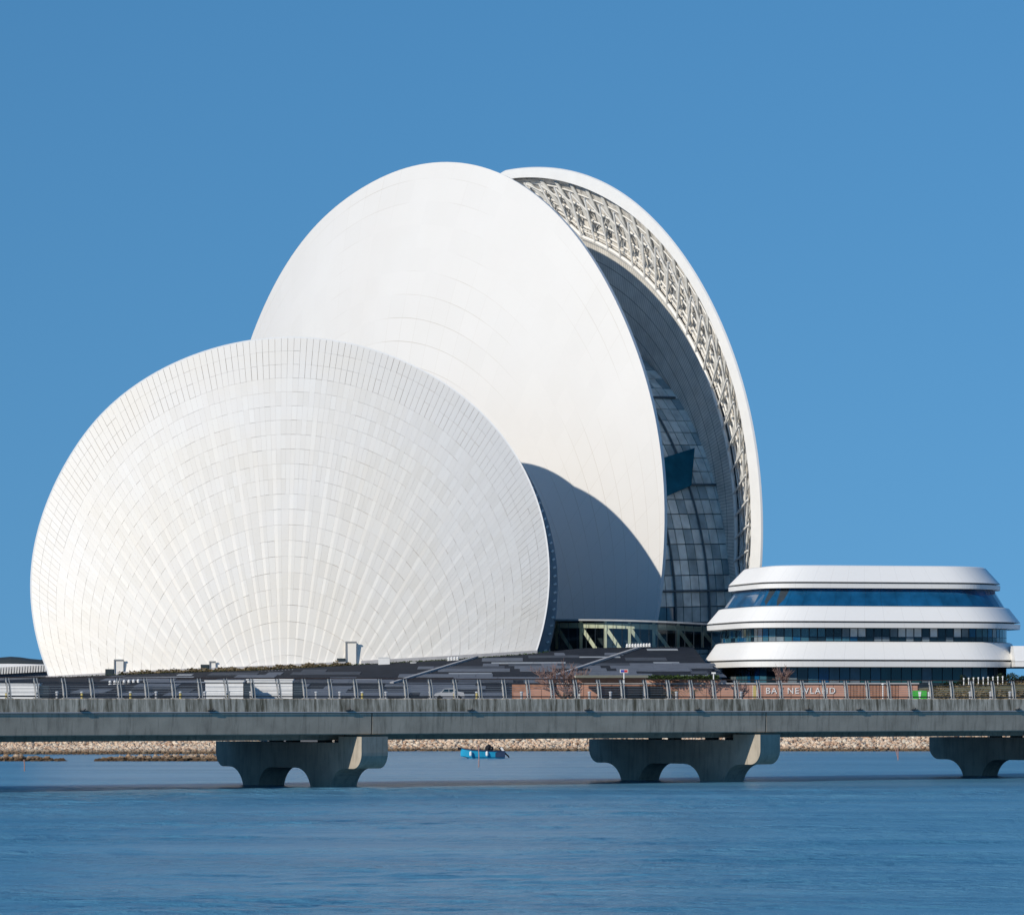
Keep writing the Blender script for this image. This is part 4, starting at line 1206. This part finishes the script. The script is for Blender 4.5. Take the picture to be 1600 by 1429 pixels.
bare_shrub(1222, 1090, 640, 5.2, 5, 'thin leafless tree in front of the ground floor glazing', 5, .35)

def palm(px, Y, h, lab, seed):
    r = random.Random(seed); b = Vector((X(px, Y), Y, GZ)); t = thing('palm', lab, 'palm', tuple(b))
    mb = MB(); mb.tube([b, b + Vector((.04, 0, h * .5)), b + Vector((.02, 0, h))], [.2, .16, .15], 8); mb.build('trunk', M['bark'], t)
    for k in range(13):
        a = 6.28 * k / 13 + r.random() * .3; L = 1.5 + .5 * r.random(); up = .9 * r.random() + .1
        m_ = MB(); pr = None; d = Vector((math.cos(a), math.sin(a), 0)); s = Vector((-math.sin(a), math.cos(a), 0))
        for i in range(9):
            q = i / 8; p = b + Vector((0, 0, h)) + d * L * q + Vector((0, 0, up * q - 1.3 * q * q)); w = .34 * math.sin(math.pi * (.12 + .85 * q))
            if pr is not None:
                for sg in (-1, 1):
                    m_.add([pr[0], pr[0] + (p - pr[0]) * .45, p + s * sg * w * 1.0 + d * .15 + Vector((0, 0, -.12))], [(0, 1, 2)])
            pr = (p, w)
        m_.build('frond', M['shrub'] if k % 3 else M['green'], t)
palm(1052, 528, 1.15, 'small palm behind the railing, left one of the pair', 1)
palm(1084, 528, 1.3, 'small palm behind the railing, right one of the pair', 2)

def signpost(px, yt, Y, lab):
    p = Vector((X(px, Y), Y, GZ)); t = thing('road_sign', lab, 'sign', tuple(p)); zt_ = Zh(yt, Y)
    mb = MB(); mb.tube([p, Vector((p.x, p.y, zt_ - .2))], .07, 8); mb.build('post', M['steel_white'], t)
    mb = MB(); mb.box((p.x, Y - .06, zt_), (1.02, .06, .42)); bd_ = mb.build('board', M['whitep'], t)
    mb = MB(); mb.box((p.x - .2, Y - .1, zt_), (.44, .03, .30)); mb.build('blue_field', M['blue'], bd_)
    mb = MB(); mb.box((p.x + .24, Y - .1, zt_), (.40, .03, .30)); mb.build('red_field', M['red'], bd_)
signpost(975, 1048, 520, 'blue and red road sign on a thin pole above the railing')
p = Vector((X(1115, 545), 545, GZ)); t = thing('street_lamp', 'white T-shaped lamp standing on the grass roof edge', 'lamp', tuple(p))
mb = MB(); mb.tube([p, Vector((p.x, p.y, Zh(1052, 545)))], .08, 8); mb.build('pole', M['whitep'], t)
mb = MB(); mb.box((p.x, p.y, Zh(1051, 545)), (.55, .3, .22)); mb.build('lamp_head', M['whitep'], t)
for px, wpx, yt, mt, lab in ((1179, 4.5, 1071, 'yellow', 'yellow banner flag in front of the terracotta wall'), (1184.5, 3.5, 1077, 'red', 'shorter red banner flag beside the yellow one')):
    Y = 530; p = Vector((X(px, Y), Y, GZ)); t = thing('banner_flag', lab, 'flag', tuple(p)); w = wpx * Y / F; z = Zh(yt, Y)
    mb = MB(); mb.box((p.x, Y, (GZ + .3 + z) / 2), (w, .08, z - GZ - .3)); mb.build('cloth', M[mt], t)
    mb = MB(); mb.tube([(p.x - w / 2 - .03, Y, GZ), (p.x - w / 2 - .03, Y, z + .1)], .03, 6); mb.build('pole', M['steel_white'], t)
p = Vector((X(1379.5, 530), 530, GZ)); t = thing('street_lamp', 'slim white lamp post in front of the slatted wall', 'lamp', tuple(p))
mb = MB(); mb.tube([p, Vector((p.x, p.y, Zh(1069, 530)))], .07, 8); mb.build('pole', M['whitep'], t)
mb = MB(); mb.lathe((p.x, p.y, Zh(1069, 530) - .1), [(.06, 0), (.18, .05), (.18, .2), (.05, .28)], 10); mb.build('lamp_head', M['whitep'], t)
kx0, kx1, kY = X(1427, 515), X(1448, 515), 515
t = thing('green_kiosk', 'bright green kiosk with a white cone mark behind the railing', 'kiosk', ((kx0 + kx1) / 2, kY, GZ))
mb = MB(); mb.box(((kx0 + kx1) / 2, kY + .6, (GZ + Zh(1078.5, kY)) / 2), (kx1 - kx0, 1.2, Zh(1078.5, kY) - GZ)); mb.build('body', M['kiosk_green'], t)
mb = MB(); xm = X(1437, kY); mb.hexa([(xm - .08, kY - .05, GZ + .25), (xm + .08, kY - .05, GZ + .25), (xm + .08, kY - .01, GZ + .25), (xm - .08, kY - .01, GZ + .25), (xm - .2, kY - .05, GZ + 1.1), (xm + .2, kY - .05, GZ + 1.1), (xm + .2, kY - .01, GZ + 1.1), (xm - .2, kY - .01, GZ + 1.1)]); mb.build('cone_mark', M['whitep'], t)
mb = MB(); mb.box((X(1452, kY), kY + .5, GZ + .55), (.35, .8, 1.1)); mb.build('side_box', M['whitep'], t)

# hedge bank at the far right
def bank_z(px): return Zh(lerp_table([(1430, 1084), (1470, 1073), (1510, 1070), (1600, 1066), (1800, 1064)], px)[0], 560)
hv, hf = [], []
hp = list(range(1430, 1801, 10))
for px in hp:
    x = X(px, 560); hv += [(x, 540, GZ - .1), (x, 552, GZ + (bank_z(px) - GZ) * .8), (x, 560, bank_z(px)), (x, 585, bank_z(px)), (x, 590, GZ - .1)]
for k in range(len(hp) - 1):
    for i in range(4): a = 5 * k + i; hf.append((a, a + 5, a + 6, a + 1))
mesh('grass_bank', hv, hf, M['grass'], kind='structure')
def bank_fn():
    px = 1435 + 180 * rs.random(); u = rs.random(); x = X(px, 555)
    return Vector((x, 540 + 20 * u, GZ + (bank_z(px) - GZ) * (u ** .8) + .1 * rs.random())), 1
tufts('bank_grass', M['shrub'], 5000, bank_fn, rs, 'dry grass and low plants on the bank at the right', (.12, .4), 'grass')
def hedge_fn():
    px = 1455 + 150 * rs.random(); h = 1.5 * (.35 + .65 * abs(math.sin(px * .16) * math.sin(px * .043)))
    return Vector((X(px, 566), 563 + 5 * rs.random(), bank_z(px) + h * rs.random() * (.5 if px < 1500 else 1))), 1
tufts('hedge', simple('dark_hedge', (.025, .04, .018), .8, .4, .8), 5000, hedge_fn, rs, 'dark hedge in front of the terraced building at the right edge', (.12, .35), 'hedge')
for i in range(9):
    px = 1506 + i * 7.6; p = Vector((X(px, 558), 558, bank_z(px)))
    mb = MB(); mb.lathe(p + Vector((0, 0, -.3)), [(.07, 0), (.07, 1.1), (.12, 1.12), (.12, 1.25), (.04, 1.3)], 8)
    mb.build('garden_light', M['whitep'], loc=tuple(p), label='slim white garden light in the row on the right bank', cat='garden light', group='garden lights on the bank')

# parked car behind the railing
cY = 500.0; cx = X(702, cY)
car = thing('parked_car', 'silver car parked behind the railing below the pale coping', 'car', (cx, cY, GZ))
def cp(u, w, z): return (cx + u, cY + w, GZ + z)
side = [(-1.75, .3), (-1.8, .62), (-1.7, .85), (-1.05, .98), (-.55, 1.42), (.6, 1.45), (1.15, 1.05), (1.75, .95), (1.85, .6), (1.8, .3)]
v = [cp(u, w, z) for w in (-.8, .8) for u, z in side]; n = len(side)
f = [tuple(range(n)), tuple(n + i for i in range(n))[::-1]] + [(i, n + i, n + (i + 1) % n, (i + 1) % n) for i in range(n)]
mesh('body', v, f, simple('car_silver', (.42, .43, .45), .25, .03, 2), car)
for ua, ub in ((-.9, -.08), (0, .95)):
    mb = MB(); mb.hexa([cp(ua, -.83, .98), cp(ub, -.83, .98), cp(ub, -.79, .98), cp(ua, -.79, .98), cp(ua + (.38 if ua < -.5 else 0), -.83, 1.36), cp(ub - (.38 if ub > .5 else 0), -.83, 1.36), cp(ub - (.38 if ub > .5 else 0), -.79, 1.36), cp(ua + (.38 if ua < -.5 else 0), -.79, 1.36)]); mb.build('side_window', M['glass_dark'], car)
for u in (-1.15, 1.15):
    for w in (-.82, .82):
        mb = MB(); mb.tube([cp(u, w - .1, .3), cp(u, w + .1, .3)], .3, 14); mb.build('wheel', M['tyre'], car)

# ------------------------------------------------------------------ far left pavilion and hill
pv = thing('curved_pavilion', 'far white pavilion with a low curved roof and a ribbed white front', 'pavilion', (-98, 800, GZ))
Y = 800
rv, rf_ = [], []
for i in range(25):
    px = -160 + 260 * i / 24; y = 1036.5 + ((px - 10) / 75.0) ** 2 * 2.6
    a, b = W(px, y, Y), W(px, y + 5.5, Y - 1)
    rv += [b, a, a + Vector((0, 30, .2)), b + Vector((0, 30, -.4))]
for i in range(24):
    for k in range(4): rf_.append((4 * i + k, 4 * i + (k + 1) % 4, 4 * i + 4 + (k + 1) % 4, 4 * i + 4 + k))
mesh('curved_roof', rv, rf_, M['whitep'], pv)
mb = MB(); c = W(-30, 1045, Y + 4); mb.box((c.x, Y + 10, (GZ + c.z) / 2), (32, 12, c.z - GZ)); mb.build('dark_storey', M['interior'], pv)
for i in range(40):
    px = -60 + i * 4.2; yb_ = 1056 - (px + 60) * .055; p = W(px, yb_, Y - 20)
    mb = MB(); mb.hexa([p + Vector((-.16, 0, 0)), p + Vector((.16, 0, 0)), p + Vector((.16, 2, 0)), p + Vector((-.16, 2, 0)), p + Vector((-.02, -.3, 1.3)), p + Vector((.3, -.3, 1.3)), p + Vector((.3, 1.7, 1.3)), p + Vector((-.02, 1.7, 1.3))]); mb.build('front_rib', M['whitep'], pv)
mb = MB(); pa, pb_ = W(-80, 1057, Y - 19), W(110, 1047, Y - 19); mb.hexa([Vector((pa.x, pa.y, GZ)), Vector((pb_.x, pb_.y, GZ)), Vector((pb_.x, pb_.y + 14, GZ)), Vector((pa.x, pa.y + 14, GZ)), pa, pb_, pb_ + Vector((0, 14, 0)), pa + Vector((0, 14, 0))]); mb.build('terrace', M['pave_mid'], pv)
hv, hf = [], []
for i in range(60):
    px = -700 + 900 * i / 59; y = 1029.5 + 3 * math.sin(i * .37) + 1.2 * math.sin(i * 1.3) + (max(0, px - 20) / 60) ** 2
    hv += [W(px, 1098, 2600), W(px, y + 4, 2640), W(px, y, 2700), Vector((W(px, y, 2700).x, 3100, 0))]
for i in range(59):
    for k in range(3): hf.append((4 * i + k, 4 * i + 4 + k, 4 * i + 5 + k, 4 * i + 1 + k))
mesh('hill', hv, hf, simple('hill_green', (.035, .045, .05), .9, .3, .01), kind='structure')
